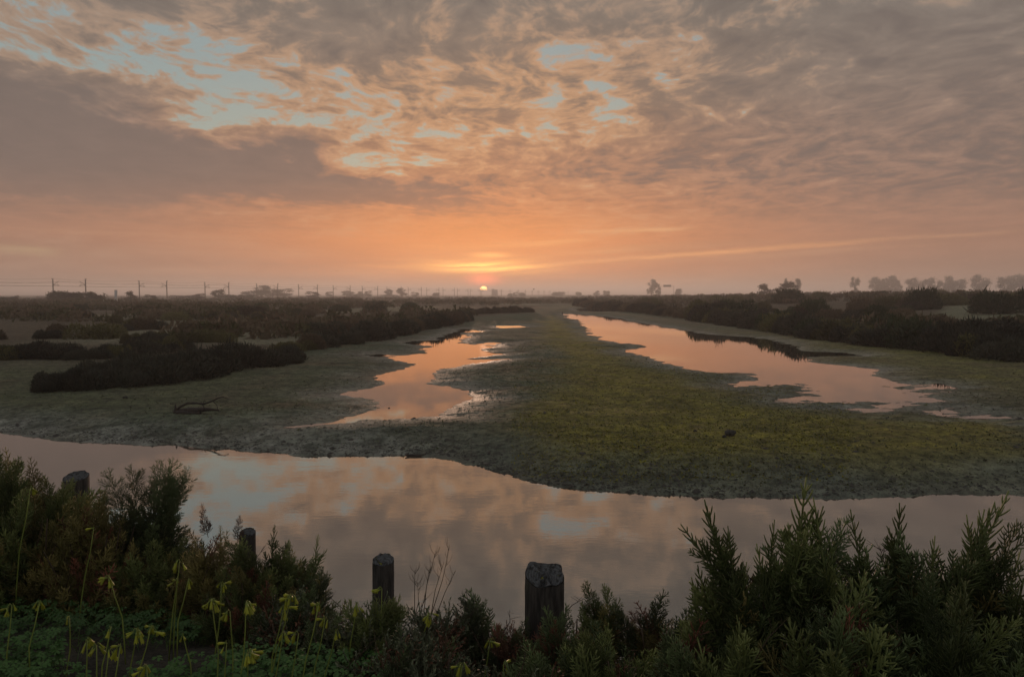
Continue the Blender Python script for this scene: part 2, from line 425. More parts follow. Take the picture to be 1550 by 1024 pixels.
def m_water(body, bumpd, refl):
    def f(n_, b_, o_):
        p = geo_pos(n_)
        q = n_.vm('MULTIPLY', p, (1.0, 2.2, 1.0))
        h = n_.noise(q, 1.6, 3, .5) + n_.noise(q, 8.0, 2, .5)*.25
        nrm = bump(n_, h, bumpd, .5)
        b_.inputs['Base Color'].default_value = body + (1,); b_.inputs['Roughness'].default_value = .5; b_.inputs['Specular IOR Level'].default_value = 0
        gl = n_.new('ShaderNodeBsdfGlossy'); gl.inputs['Roughness'].default_value = .02; gl.inputs['Color'].default_value = (.97,.97,.97,1)
        n_.put(gl.inputs['Normal'], nrm)
        fr = n_.new('ShaderNodeFresnel'); fr.inputs[0].default_value = 1.36; n_.put(fr.inputs['Normal'], nrm)
        mx = n_.new('ShaderNodeMixShader'); n_.put(mx.inputs[0], n_.m('ADD', V(n_, fr.outputs[0])*(1-refl), refl, clamp=True))
        n_.t.links.new(b_.outputs[0], mx.inputs[1]); n_.t.links.new(gl.outputs[0], mx.inputs[2]); n_.t.links.new(mx.outputs[0], o_.inputs[0])
    return f
M_CHANNEL = material('channel_water', m_water((.085,.072,.052), .0018, .30))
M_POOL = material('pool_water', m_water((.06,.045,.032), .0008, .25))
def leaf_mat(name, lo, hi, tip=None, rough=.75, var=.8, trans=0.0):
    def f(n_, b_, o_):
        r = rnd(n_); p = objc(n_)
        c = n_.mix(n_.noise(p, 6.0, 2, .5)*1.3 - .15, lo, hi)
        if tip: c = n_.mix(n_.ss(attr(n_, 't'), .45, 1.0)*.8, c, tip)
        k = 1.0 - var*.5 + r*var
        c = n_.mix(1.0, c, n_.comb(k, k, k*.95), 'MULTIPLY')
        n_.put(b_.inputs['Base Color'], c); b_.inputs['Roughness'].default_value = rough
        b_.inputs['Specular IOR Level'].default_value = .25
        if trans:
            tr = n_.new('ShaderNodeBsdfTranslucent'); n_.put(tr.inputs[0], c)
            mx = n_.new('ShaderNodeMixShader'); mx.inputs[0].default_value = trans
            n_.t.links.new(b_.outputs[0], mx.inputs[1]); n_.t.links.new(tr.outputs[0], mx.inputs[2]); n_.t.links.new(mx.outputs[0], o_.inputs[0])
    return material(name, f)
M_SUAEDA = leaf_mat('dark_scrub_leaf', (0.031,0.034,0.024), (0.068,0.068,0.047))
M_BROWN = leaf_mat('brown_scrub_leaf', (0.074,0.055,0.035), (0.142,0.108,0.065))
M_OLIVE = leaf_mat('olive_scrub_leaf', (0.061,0.062,0.024), (0.135,0.128,0.046))
M_GREENB = leaf_mat('dark_green_leaf', (0.024,0.035,0.016), (0.047,0.068,0.027))
M_TREE = leaf_mat('tree_leaf', (.030,.034,.016), (.060,.065,.030))
M_TWIG = leaf_mat('twig_bark', (.035,.024,.016), (.075,.05,.033))
M_GWG = leaf_mat('glasswort_green', (0.056,0.071,0.026), (0.122,0.160,0.053), (0.160,0.179,0.056), .6)
M_GWD = leaf_mat('glasswort_dark_green', (0.045,0.061,0.028), (0.092,0.121,0.049), (0.112,0.151,0.057), .6)
M_GWO = leaf_mat('glasswort_olive', (0.094,0.086,0.029), (0.198,0.182,0.055), (0.231,0.182,0.061), .6)
M_GWR = leaf_mat('glasswort_red', (0.090,0.047,0.029), (0.162,0.082,0.047), (0.234,0.072,0.046), .6)
M_GWS = leaf_mat('seablite_grey_green', (0.061,0.072,0.045), (0.129,0.147,0.086), (0.155,0.172,0.095), .65)
M_CLOVER = leaf_mat('clover_leaf', (.034,.080,.020), (.075,.155,.036), None, .5, .5, .2)
M_GRASS = leaf_mat('bank_grass', (0.045,0.083,0.024), (0.105,0.150,0.045), None, .6, .5, .25)
M_STALK = leaf_mat('flower_stalk', (.15,.20,.04), (.24,.28,.06), None, .5, .3)
M_PETAL = leaf_mat('yellow_petal', (.20,.24,.025), (.36,.36,.035), None, .5, .6, .15)
M_DRY = leaf_mat('dry_twig', (.06,.048,.032), (.12,.09,.06))
def plain(name, c0, c1, sc=8.0, rough=.8, bd=.01, metal=0.0):
    def f(n_, b_, o_):
        p = objc(n_); q = n_.noise(p, sc, 5, .6)
        n_.put(b_.inputs['Base Color'], n_.mix(n_.ss(q, .3, .7), c0, c1)); b_.inputs['Roughness'].default_value = rough; b_.inputs['Metallic'].default_value = metal
        n_.put(b_.inputs['Normal'], bump(n_, q, bd, .7))
    return material(name, f)
M_BARK = plain('driftwood', (.018,.014,.011), (.05,.038,.028), 14)
M_STEEL = plain('galvanised_steel', (.10,.09,.085), (.16,.15,.14), 3, .6, .002)
M_WIRE = plain('copper_wire', (.05,.035,.028), (.07,.05,.04), 3, .6, .001)
M_CONC = plain('pale_concrete', (.50,.50,.46), (.62,.61,.57), 3, .9, .01)
M_BUILD = plain('plaster_wall', (.22,.19,.17), (.30,.26,.23), .4, .9, .01)
M_GLASS = plain('dark_window', (.02,.02,.022), (.04,.04,.045), 2, .2, .001)
M_PANEL = plain('billboard_panel', (.10,.09,.085), (.15,.14,.13), 1, .7, .002)
M_CLOD = plain('wet_clod', (.020,.018,.014), (.06,.055,.042), 20, .8, .01)
M_BIRD = plain('bird_feather', (.02,.018,.016), (.04,.036,.03), 20, .8, .003)
M_PAPER = plain('white_paper', (.55,.57,.6), (.75,.76,.78), 20, .7, .002)
def m_post(n_, b_, o_):
    p = objc(n_); s_ = n_.vm('MULTIPLY', p, (1, 1, .12))
    q = n_.noise(s_, 60, 5, .65); r = n_.noise(p, 9, 4, .6)
    c = n_.mix(n_.ss(q, .35, .7), (.022,.019,.016), (.085,.075,.063)); c = n_.mix(n_.ss(r, .58, .75)*.5, c, (.05,.055,.025))
    n_.put(b_.inputs['Base Color'], c); b_.inputs['Roughness'].default_value = .85
    n_.put(b_.inputs['Normal'], bump(n_, q, .006, .9))
M_POST = material('weathered_post', m_post)
def m_cut(n_, b_, o_):
    p = objc(n_); x, y, z = n_.sep(p)
    r = n_.m('SQRT', x*x + y*y); q = n_.noise(p, 45, 4, .6)
    rings = n_.m('SINE', r*520.0 + q*7.0)*.5 + .5
    c = n_.mix(rings*.6, (.10,.105,.107), (.045,.045,.042)); c = n_.mix(n_.ss(q, .46, .62), c, (.02,.018,.016))
    li = n_.noise(p, 24, 2, .5); c = n_.mix(n_.ss(li, .66, .72), c, (.20,.19,.03))
    n_.put(b_.inputs['Base Color'], c); b_.inputs['Roughness'].default_value = .8
    n_.put(b_.inputs['Normal'], bump(n_, rings*.4 + q, .006, .9))
M_CUT = material('cut_wood_end', m_cut)

# ------------------------------------------------------------------ the ground: one sheet from behind the camera to the horizon
rows = list(np.arange(-60, 2.0, 6.0)) + list(np.arange(2.0, 9.0, .06))
y_ = 9.0
while y_ < 150: rows.append(y_); y_ += max(.05, y_*.0048)
while y_ < 6000: rows.append(y_); y_ *= 1.022
rows = np.array(rows + [6000.0])
s_ = np.linspace(-1, 1, 560)
s_ = .75*s_ + .25*s_**3
Yg = np.repeat(rows[:,None], len(s_), 1); Xg = s_[None,:]*(.95*np.maximum(Yg, 0) + 9 + np.maximum(-Yg, 0))
Zg, SDC, SDP, NEARB = terrain(Xg, Yg, True)
nr, nc = Zg.shape
ii = (np.arange(nr-1)[:,None]*nc + np.arange(nc-1)[None,:]).ravel()
gf = np.c_[ii, ii+1, ii+nc+1, ii+nc]
def ground_tint(X, Y, Z, sdc, sdp, near):
    n1 = fbm(X*.16, Y*.16, 4, 201); n2 = fbm(X*.6, Y*.6, 4, 211); n3 = fbm(X*2.4, Y*2.4, 3, 221)
    C = lambda *c: np.array(c)[None,None,:]
    L = lambda a_, b_, f: a_*(1-f[...,None]) + b_*f[...,None]
    base = L(C(.085,.083,.050)*np.ones(X.shape+(3,)), C(.070,.086,.050), sstep(n1+.5*n2, -.4, .5))
    base = L(base, C(.095,.075,.042), sstep(n1*.6-n2*.8, .12, .6)*.7)
    moss_p = ground_poly([(835,478),(880,500),(950,540),(1100,592),(1180,622),(1400,640),(1560,625),(1560,700),(1300,716),(1000,708),(850,700),(765,665),(785,600),(840,545),(815,490)])
    ms = np.full(X.shape, 30.0); q = (Y > 10) & (Y < 130) & (np.abs(X) < 40)
    ms[q] = polysd(X[q], Y[q], moss_p)
    moss = sstep(-(ms + n2*1.1 + n1*1.2 + n3*.5), -.8, 1.6)
    right = sstep(X, 10, 16)*sstep(Y, 17, 24)*sstep(-Y, -70, -40)*sstep(-(X-edge_r(Y)), -2, 0)
    moss = np.clip(np.maximum(moss, right*(.55+.5*n2)), 0, 1)
    base = L(base, C(.150,.130,.020)*np.ones(X.shape+(3,)), moss*(.8+.2*np.clip(n3, -1, 1)))
    lf = sstep(-X, 3, 9)*sstep(Y, 17, 21)*sstep(-Y, -34, -26)
    base = L(base, C(.075,.084,.038)*np.ones(X.shape+(3,)), np.clip(lf*(.5+.6*n2), 0, 1))
    edge = sstep(-sdp, -2.6, -.05)*(sdp > -.2)*np.clip(.55 + .7*n2 + .35*n3, 0, 1)
    base = L(base, C(.17,.168,.142)*np.ones(X.shape+(3,)), edge*.85)
    slope = (~near)*sstep(-sdc, -2.4, -.5)*(sdc > -.3)
    base = L(base, C(.088,.100,.074)*np.ones(X.shape+(3,)), slope*np.clip(.75+.4*n2, 0, 1))
    pale = (~near)*sstep(-sdc, -1.9, -.1)*sstep(-X, 0.5, 3)*(sdc > -.3)
    base = L(base, C(.20,.20,.172)*np.ones(X.shape+(3,)), pale*np.clip(.5+.7*n3+.3*n2, 0, 1)*.8)
    far = sstep(Y, 27, 37)*np.maximum(sstep(X-edge_r(Y), 0, 4), sstep(edge_l(Y)-X, 0, 4))
    f2 = fbm(X*.045, Y*.02, 3, 301)
    base = L(base, L(C(.075,.058,.034)*np.ones(X.shape+(3,)), C(.145,.135,.085), sstep(f2, .30, .5)), far)
    cl = np.full(X.shape, 30.0); q = (Y > 40) & (Y < 130) & (X > 15)
    if q.any(): cl[q] = polysd(X[q], Y[q], ground_poly([(1400,481),(1440,465),(1500,461),(1620,461),(1620,481),(1500,483)], .9))
    base = L(base, C(.13,.135,.08)*np.ones(X.shape+(3,)), sstep(-(cl + n2), -1, 1))
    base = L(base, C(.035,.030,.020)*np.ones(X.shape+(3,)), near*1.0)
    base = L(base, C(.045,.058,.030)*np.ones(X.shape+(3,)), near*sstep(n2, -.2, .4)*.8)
    n4 = fbm(X*6.5, Y*6.5, 2, 261); n5 = fbm(X*1.1, Y*2.2, 4, 271)
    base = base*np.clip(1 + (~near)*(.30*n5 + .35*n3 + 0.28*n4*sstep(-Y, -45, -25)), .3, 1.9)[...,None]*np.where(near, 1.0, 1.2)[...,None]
    wet = np.clip(sstep(-sdp, -1.6, 0)*.9 + (~near)*sstep(-sdc, -.7, 0)*.9, 0, 1)
    return base, wet
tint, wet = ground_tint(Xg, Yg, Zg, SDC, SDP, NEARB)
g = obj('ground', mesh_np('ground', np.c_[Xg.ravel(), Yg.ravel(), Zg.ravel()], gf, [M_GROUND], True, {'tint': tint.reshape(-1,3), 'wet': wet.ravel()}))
g['kind'] = 'structure'
def sheet(name, poly, z, mat):
    v = [(x, y, z) for x, y in poly]
    me = bpy.data.meshes.new(name); me.from_pydata(v, [], [tuple(range(len(v)))]); me.materials.append(mat); me.update()
    o = obj(name, me); o['kind'] = 'structure'; return o
sheet('channel_water', [(-75,36),(-30,24.5),(-13,18.5),(-6,16.6),(0,15.6),(6,13.6),(14,13.6),(30,15),(75,17.5),(75,8),(20,5.6),(4,4.6),(0,5),(-3,5.6),(-8,6.4),(-30,12),(-75,19)][::-1], CH_Z, M_CHANNEL)
sheet('pool_water', [(-11,22.5),(-7.5,18.9),(-5.4,16.95),(-2,16.9),(1,16.9),(1,112),(-11,112)], POOL_Z, M_POOL)
sheet('pool_water', [(1,18.2),(1.0,18.2),(22.3,18.2),(22.3,190),(1,190)][1:], POOL_Z, M_POOL)

# ------------------------------------------------------------------ marsh scrub: mound-shaped bushes
def unit(v): return v/(np.linalg.norm(v, axis=-1, keepdims=True)+1e-9)
def mound_mesh(name, seed, mat, nleaf=3600, rx=1.1, ry=1.0, hz=1.0, ll=.13, lw=.022, lobes=6, spread=.55):
    """brushy dome: thin upright sprigs filling several overlapping lobes"""
    r = np.random.default_rng(seed)
    lc = np.c_[r.uniform(-.55, .55, lobes)*rx, r.uniform(-.55, .55, lobes)*ry]
    lr = r.uniform(.45, .75, lobes); lh = r.uniform(.65, 1.0, lobes)*hz
    k = r.integers(0, lobes, nleaf)
    th = r.uniform(0, 2*math.pi, nleaf); ph = np.arccos(r.uniform(0, 1, nleaf))
    rad = r.uniform(.55, 1.02, nleaf)**.6
    o = np.c_[np.sin(ph)*np.cos(th), np.sin(ph)*np.sin(th), np.cos(ph)]
    c = np.c_[lc[k,0] + o[:,0]*rad*lr[k]*rx, lc[k,1] + o[:,1]*rad*lr[k]*ry, np.maximum(o[:,2]*rad*lh[k], 0)]
    dirn = unit(o*np.array([spread, spread, .55]) + np.array([0, 0, .6]) + r.normal(0, .28, (nleaf, 3)))
    L = (ll*r.uniform(.6, 1.5, nleaf)*np.where(r.random(nleaf) < .07, 2.3, 1))[:,None]; W = lw*r.uniform(.7, 1.4, nleaf)[:,None]
    side = unit(np.cross(dirn, r.normal(0, 1, (nleaf, 3))))
    bow = side*0 + np.cross(dirn, side)*L*.12
    p0 = c - side*W; p1 = c + side*W; p2 = c + dirn*L + bow*1.4
    q0 = c + dirn*L*.55 + side*W*.9 + bow; q1 = c + dirn*L*.55 - side*W*.9 + bow
    v = np.stack([p0, p1, q0, p2, q1], 1).reshape(-1, 3)
    b = np.arange(nleaf)*5
    f4 = np.c_[b, b+1, b+2, b+4]; f3 = np.c_[b+4, b+2, b+3]
    t = np.tile([0, 0, .5, 1, .5], nleaf)
    v[:,2] = np.maximum(v[:,2], -.03)
    return mesh_np(name, v, [f4, f3], [mat], False, {'t': t})
def stems_mesh(name, seed, rx=1.0, hz=.9, n_=14):
    r = random.Random(seed); b = MB()
    for i in range(n_):
        a_ = r.uniform(0, 6.283); q = r.uniform(.3, .8)*rx
        p = np.array([.012*math.cos(a_), .012*math.sin(a_), -.05]); e = np.array([q*math.cos(a_), q*math.sin(a_), hz*r.uniform(.5, .85)])
        m_ = (p+e)/2 + np.array([0, 0, .1*hz])
        b.tube([p, m_, e], [.022, .014, .006], 4)
    return b.mesh(name, M_TWIG)
BUSH = {}
for kind, mat in (('dark', M_SUAEDA), ('brown', M_BROWN), ('olive', M_OLIVE), ('green', M_GREENB)):
    BUSH[kind] = [mound_mesh('scrub_foliage', 40+i*7+len(kind), mat, 5200 if kind == 'dark' else 3400, 1.15, 1.0, 1.0, .12, .020, 5+i) for i in range(3)]
STEMS = [stems_mesh('scrub_stems', 60+i) for i in range(2)]
BN = [0]
def bush(x, y, wid, hgt, kind, label, group, zoff=0.0, dep=None, stems=True):
    i = BN[0]; BN[0] += 1
    z = gz(x, y) + zoff
    label = label.replace('{}', {'dark': 'dark', 'brown': 'brown', 'olive': 'olive green', 'green': 'dark green'}[kind])
    b = thing('marsh_bush', label, 'bush', (x, y, z), random.uniform(0, 6.28) if dep is None else random.uniform(-.25, .25), group)
    s_ = (wid/2.0, (dep or wid)/2.0, hgt/1.08)
    obj('foliage', BUSH[kind][i % 3], b, None, None, s_)
    if stems: obj('stems', STEMS[i % 2], b, None, None, (wid/2, wid/2, hgt))
    return b
def brow(pts, hpx, kind, label, group, step=.45, depth=1.0, jitter=.5, rows=1, kinds=None):
    """a row of bushes whose feet follow a traced line of photo pixels on the mud"""
    g_ = [at_z(x, y, .12) for x, y in pts]; seg = [np.linalg.norm(g_[i+1][:2]-g_[i][:2]) for i in range(len(g_)-1)]
    tot = sum(seg); s0 = 0.0
    while s0 < tot:
        q = s0; i = 0
        while i < len(seg)-1 and q > seg[i]: q -= seg[i]; i += 1
        f = min(q/seg[i], 1); p = g_[i]*(1-f) + g_[i+1]*f
        hp = hpx[i]*(1-f) + hpx[i+1]*f
        Y = p[1]; hm = max(.45, hp/F*Y)*random.uniform(.58, 1.12)
        wid = hm*random.uniform(1.5, 2.6)
        for rr in range(rows):
            k_ = random.choice(kinds) if kinds else kind
            bush(p[0]+random.uniform(-jitter, jitter), Y + .45*wid + rr*wid*.75 + random.uniform(-.1, .35)*wid*(1+rr), wid, hm*random.uniform(.8, 1.12), k_, label, group)
        s0 += wid*step
# left of the pools
brow([(58,592),(150,588),(230,580),(300,566)], [40,46,46,40], 'dark', 'dark brushy shrub in the long dense mound beside the dead branch', 'shrubs in the mound by the dead branch', .34, rows=2)
brow([(300,560),(360,558),(440,548)], [21,25,22], 'dark', 'dark shrub in the clump just behind the long dense mound', 'shrubs in the clump behind the mound', .55, rows=2)
brow([(400,536),(462,530)], [24,24], 'olive', 'olive green shrub on top of the second clump on the marsh edge', 'olive shrubs on the marsh edge', .5)
brow([(-40,550),(60,549),(160,545),(248,535)], [28,28,24,22], 'dark', '{} shrub in the straggling row behind a strip of green mud', 'shrubs in the straggling row', .55, rows=2, kinds=['dark','dark','olive'])
brow([(200,522),(290,520),(340,521)], [20,20,16], 'olive', '{} shrub in the thicket beside a pale clearing', 'shrubs in the olive thicket', .55, rows=2, kinds=['olive','dark','olive'])
brow([(452,530),(520,521),(562,514),(600,505),(650,496),(700,486)], [30,30,28,24,22,18], 'dark', '{} shrub in the hedge-like row along the left margin of the pools', 'shrubs along the pool margin', 1.1, rows=2, kinds=['dark','dark','brown'])
brow([(690,478),(740,475),(806,473)], [10,11,10], 'dark', 'dark shrub in the thin spit of scrub pointing across the channel', 'shrubs on the spit', .4)
# right bank
brow([(1562,548),(1480,537),(1400,528),(1326,521),(1250,510),(1152,496),(1080,486)], [54,50,44,38,34,32,32], 'dark', '{} shrub in the front row on the right bank, feet on the mud', 'front row on the right bank', .66, rows=2, kinds=['dark','dark','olive','green'])
brow([(1070,484),(1010,477),(950,471),(880,464)], [21,18,15,11], 'brown', '{} shrub on the bank where the long pool narrows', 'shrubs where the pool narrows', 1.3, rows=2, kinds=['brown','dark'])
# scattered scrub behind both banks
def scatter(n_, yr, side, kinds, label, group, hr=(.8, 1.5), smax=60):
    k = 0; tries = 0
    while k < n_ and tries < n_*60:
        tries += 1
        Y = yr[0] + (yr[1]-yr[0])*random.random()**1.25
        s0 = random.uniform(2, smax)
        X = edge_r(Y)+s0 if side > 0 else edge_l(Y)-s0
        if abs(X) > .69*Y + 2: continue
        px = CX + X/Y*F; zg = gz(X, Y); py = HOR + (EYE-zg)/Y*F
        if any(x0 < px < x1 and y0 < py < y1 for x0, x1, y0, y1 in CLEAR): continue
        if fbm(np.array([X*.05]), np.array([Y*.03]), 3, 400)[0] < -.28: continue
        h_ = random.uniform(*hr); bush(X, Y, h_*random.uniform(1.6, 2.8), h_, random.choice(kinds), label, group, stems=Y < 70)
        k += 1
CLEAR = [(1395,1580,461,500),(-30,170,488,505),(180,300,486,496),(255,330,520,535),(-30,60,548,600),(100,180,470,480)]
scatter(36, (40, 105), 1, ['brown','brown','olive','dark','green'], 'low {} shrub in the scrub on top of the right bank', 'scrub on the right bank', (.6, 1.35), 60)
scatter(14, (105, 180), 1, ['olive','brown','green','olive'], 'tall {} shrub along the far crest of the right bank', 'scrub on the crest of the right bank', (1.4, 2.2), 90)
scatter(34, (42, 95), -1, ['brown','dark','olive'], 'low {} shrub on the flat ground behind the left row', 'scrub behind the left row', (.6, 1.1), 50)
scatter(14, (90, 150), -1, ['brown','brown','green','dark'], 'small {} shrub on the open marsh towards the railway', 'scrub towards the railway', (.9, 1.6), 80)
for x, y, Y, wp, hp in [(1108,478,92,60,26),(1232,466,90,48,17),(1330,474,70,46,16),(1400,452,100,52,20),(1520,462,80,80,26),(415,482,85,44,11),(515,475,120,34,12),(565,474,118,36,13),(1190,445,150,60,10)]:
    p = at_y(x, y, Y); bush(p[0], Y, wp/F*Y, (hp/F*Y)+max(0, p[2]-gz(p[0], Y)), 'green', 'rounded dark green bush standing above the brown scrub', 'dark green bushes above the scrub')
for x, y, Y, wp, hp, k_ in [(1430,457,112,60,15,'olive'),(1478,456,115,64,16,'brown'),(1555,458,106,76,18,'olive'),(1385,459,104,52,14,'brown'),(1345,458,108,50,13,'olive'),(1300,460,100,50,13,'brown')]:
    p = at_y(x, y, Y); bush(p[0], Y, wp/F*Y, (hp/F*Y)+max(0, p[2]-gz(p[0], Y)), k_, 'wide {} shrub behind the pale clearing on the right bank', 'shrubs behind the pale clearing')
# the far scrub that reads as one mass
def mass(name, n_, yr, xr, seed, mat, label, per=90):
    r = np.random.default_rng(seed); V_, F_ = [], []; k = 0
    Ys = yr[0] + (yr[1]-yr[0])*r.random(n_)**1.3; Xs = Ys*r.uniform(xr[0], xr[1], n_)
    ok = (Xs > edge_r(Ys)+2) | (Xs < edge_l(Ys)-2) | (Ys > 230)
    ok &= fbm(Xs*.02, Ys*.012, 3, 500) > -.25
    px_ = CX + Xs/Ys*F; py_ = HOR + (EYE-terrain(Xs, Ys))/Ys*F
    for x0, x1, y0, y1 in CLEAR: ok &= ~((px_ > x0) & (px_ < x1) & (py_ > y0) & (py_ < y1))
    ok &= np.abs(Xs - (RAIL_X0 + RAIL_K*Ys)) > 16
    Xs, Ys = Xs[ok], Ys[ok]; Zs = terrain(Xs, Ys)
    for x, y, z in zip(Xs, Ys, Zs):
        h_ = r.uniform(.5, 1.5)*min(1, .55+y/500); w_ = h_*r.uniform(1.0, 2.6)
        th = r.uniform(0, 6.283, per); ct = r.uniform(0, 1, per); st_ = np.sqrt(1-ct*ct)
        o = np.c_[st_*np.cos(th)*w_, st_*np.sin(th)*w_, ct*h_] + np.array([x, y, z])
        s1 = r.normal(0, .22, (per, 3)); s2 = r.normal(0, .16, (per, 3)) + np.array([0, 0, .26])
        V_.append(np.stack([o, o+s1, o+s2], 1).reshape(-1, 3)); F_.append(np.arange(per*3).reshape(-1, 3)+k); k += per*3
    o_ = obj(name, mesh_np(name, np.concatenate(V_), np.concatenate(F_), [mat])); o_['kind'] = 'stuff'; o_['label'] = label; o_['category'] = 'scrub'
mass('distant_scrub', 2000, (48, 520), (-.75, .75), 5, M_BROWN, 'low brown scrub covering the far marsh')
mass('distant_scrub', 1400, (48, 420), (-.75, .75), 6, M_OLIVE, 'low olive scrub covering the far marsh')

# ------------------------------------------------------------------ far trees in the mist
def crown_mesh(name, seed, mat, shape, n_=1500, leaf=.32):
    """shape: list of lobes (x, y, z, rx, ry, rz); leaf clumps spread through each lobe"""
    r = np.random.default_rng(seed); V_ = []
    wts = np.array([l[3]*l[5] for l in shape]); wts = wts/wts.sum()
    k = r.choice(len(shape), n_, p=wts); S = np.array(shape)[k]
    o = unit(r.normal(0, 1, (n_, 3)))*(r.random(n_)**.42)[:,None]
    c = S[:,:3] + o*S[:,3:]*(1 + r.normal(0, .17, (n_, 1)))
    a_ = r.normal(0, leaf, (n_, 3)); b_ = r.normal(0, leaf, (n_, 3)); e_ = r.normal(0, leaf*.8, (n_, 3))
    v = np.stack([c, c+a_, c+b_, c+a_+b_*.6+e_*.3], 1).reshape(-1, 3)
    q = np.arange(n_)*4
    return mesh_np(name, v, np.r_[np.c_[q, q+1, q+3], np.c_[q, q+3, q+2]], [mat])
def trunk_mesh(name, h, r0, tops):
    b = MB(); b.tube([(0,0,-.5),(0.05*h,0,h*.3),(0,.03*h,h*.62)], [r0*1.3, r0, r0*.6], 7)
    for t_ in tops:
        t_ = np.array(t_, float); b.tube([(0.03*h,0,h*.32), t_*.55 + np.array([0,0,h*.18]), t_], [r0*.6, r0*.35, r0*.1], 5)
    return b.mesh(name, M_TWIG)
def lobes(seed, h, w_, n_, base=.25, tall=False):
    r = random.Random(seed); L = []
    for i in range(n_):
        f = (i+.5)/n_; z = h*(base + (1-base)*r.uniform(.04, .88)); q = (1-abs(z/h-.55)*.9)*w_*.5
        a_ = r.uniform(0, 6.283); s_ = r.uniform(.22, .42)
        L.append((math.cos(a_)*q*.62, math.sin(a_)*q*.62, z, w_*s_*.62, w_*s_*.62, h*s_*(.62 if tall else .5)*.62))
    return L
PROTO = {}
for i, (nm, h, w_, n_, base, tall, nl_, lf_) in enumerate([('broad', 10, 11, 20, .10, False, 2600, .27), ('round', 8, 8, 18, .05, False, 2300, .22), ('tall', 12, 6.5, 17, .15, True, 2200, .25), ('conic', 9, 4.2, 14, .0, True, 2600, .18), ('low', 4.5, 8.5, 26, -.12, False, 5200, .15)]):
    L = lobes(90+i, h, w_, n_, base, tall)
    if nm == 'low': L = [(x, y, z*.8, a_*1.15, b_*1.15, c_*1.5) for x, y, z, a_, b_, c_ in L]
    PROTO[nm] = (crown_mesh('tree_crown', 70+i, M_TREE, L, nl_, lf_), trunk_mesh('tree_trunk', h, .03*h, [l[:3] for l in L[:6]]), h, w_)
    cv = np.empty(len(PROTO[nm][0].vertices)*3, np.float32); PROTO[nm][0].vertices.foreach_get('co', cv); cv = cv.reshape(-1, 3)
    PROTO[nm] = PROTO[nm][:2] + (float(np.percentile(cv[:,2], 99.3)), float(np.percentile(np.abs(cv[:,0]), 98.5))*2)
def tree(x, ytop, ybase, Y, wpx, kind, label, group=None, rz=None):
    """height and width measured in the photo at the tree's own distance"""
    cm, tm, h, w_ = PROTO[kind]
    top = at_y(x, ytop, Y); zb = gz(top[0], Y); hh = top[2]-zb; ww = wpx/F*Y
    t = thing('misty_tree' if Y > 400 else 'marsh_tree', label, 'tree', (top[0], Y, zb), random.uniform(0, 6.28) if rz is None else rz, group)
    s_ = (ww/w_, ww/w_, hh/h)
    obj('crown', cm, t, None, None, s_); obj('trunk', tm, t, None, None, s_)
    return t
for x, yt, wpx, k in [(88,441,34,'low'),(106,443,34,'low'),(128,442,30,'low'),(146,446,26,'low')]:
    tree(x, yt, 458, 230, wpx, k, 'dark leafy tree in the thicket under the left railway masts', 'trees in the thicket by the railway')
tree(200, 441, 456, 285, 20, 'round', 'dark round tree beside the pale concrete pillar')
tree(228, 446, 456, 290, 18, 'round', 'smaller rounded tree beside the dark round one', rz=1.)
tree(26, 447, 456, 290, 7, 'round', 'small lollipop shaped tree on the railway horizon')
tree(12, 449, 457, 300, 24, 'low', 'thin grey bush on the railway horizon near the lollipop tree')
for x, yt, wpx, k in [(268,447,22,'round'),(292,446,22,'broad'),(305,444,16,'round'),(330,438,20,'broad'),(345,446,34,'low'),(372,446,22,'low')]:
    tree(x, yt, 455, 420, wpx, k, 'grey hazy tree in the line behind the railway wires', 'hazy trees behind the wires')
for x, yt, wpx, k in [(383,439,30,'broad'),(396,432,26,'tall'),(412,438,26,'broad'),(430,437,26,'round')]:
    tree(x, yt, 452, 640, wpx, k, 'pale misty tree in the tall grove rising behind the masts', 'trees of the misty grove')
tree(473, 441, 452, 470, 20, 'round', 'dark bushy tree at the end of the misty grove')
for x, yt, wpx, k in [(499,441,12,'round'),(527,440,20,'broad'),(545,441,10,'tall'),(558,440,12,'round'),(588,438,13,'broad'),(609,436,16,'tall'),(628,442,12,'round'),(660,443,12,'low'),(540,445,30,'low'),(590,446,30,'low')]:
    tree(x, yt, 452, 780, wpx, k, 'faint tree in the mist towards the rising sun', 'faint trees towards the sun')
for x, yt, wpx, k in [(772,444,9,'low'),(780,442,8,'round'),(790,443,12,'low'),(845,442,22,'low'),(876,442,10,'low'),(903,440,10,'round'),(918,440,10,'low'),(1027,437,11,'low')]:
    tree(x, yt, 448, 900, wpx, k, 'faint low tree on the misty horizon past the sun', 'faint low trees on the horizon')
tree(986, 423, 442, 820, 15, 'tall', 'tall bare looking misty tree beside the billboard')
tree(996, 428, 442, 765, 9, 'round', 'smaller misty tree leaning out behind the tall one')
tree(1160, 430, 440, 360, 26, 'round', 'green grey tree beside the dome shaped one on the crest')
tree(1188, 427, 440, 360, 34, 'round', 'dome shaped grey tree on the crest of the right bank')
tree(1205, 422, 440, 640, 14, 'tall', 'pale slender tree behind the dome shaped one')
tree(1190, 422, 440, 640, 7, 'conic', 'thin pale tree top showing over the dome shaped one')
tree(1294, 420, 436, 760, 12, 'conic', 'lone cone shaped misty tree standing apart')
for x, yt, wpx, k in [(1330,415,26,'broad'),(1344,413,26,'broad'),(1359,417,14,'round')]:
    tree(x, yt+5, 436, 880, wpx, k, 'misty tree in the first broad clump past the lone cone', 'trees in the first misty clump')
for x, yt, wpx, k in [(1382,416,20,'broad'),(1404,416,22,'broad'),(1420,420,16,'round')]:
    tree(x, yt+5, 434, 900, wpx, k, 'misty tree in the second broad clump', 'trees in the second misty clump')
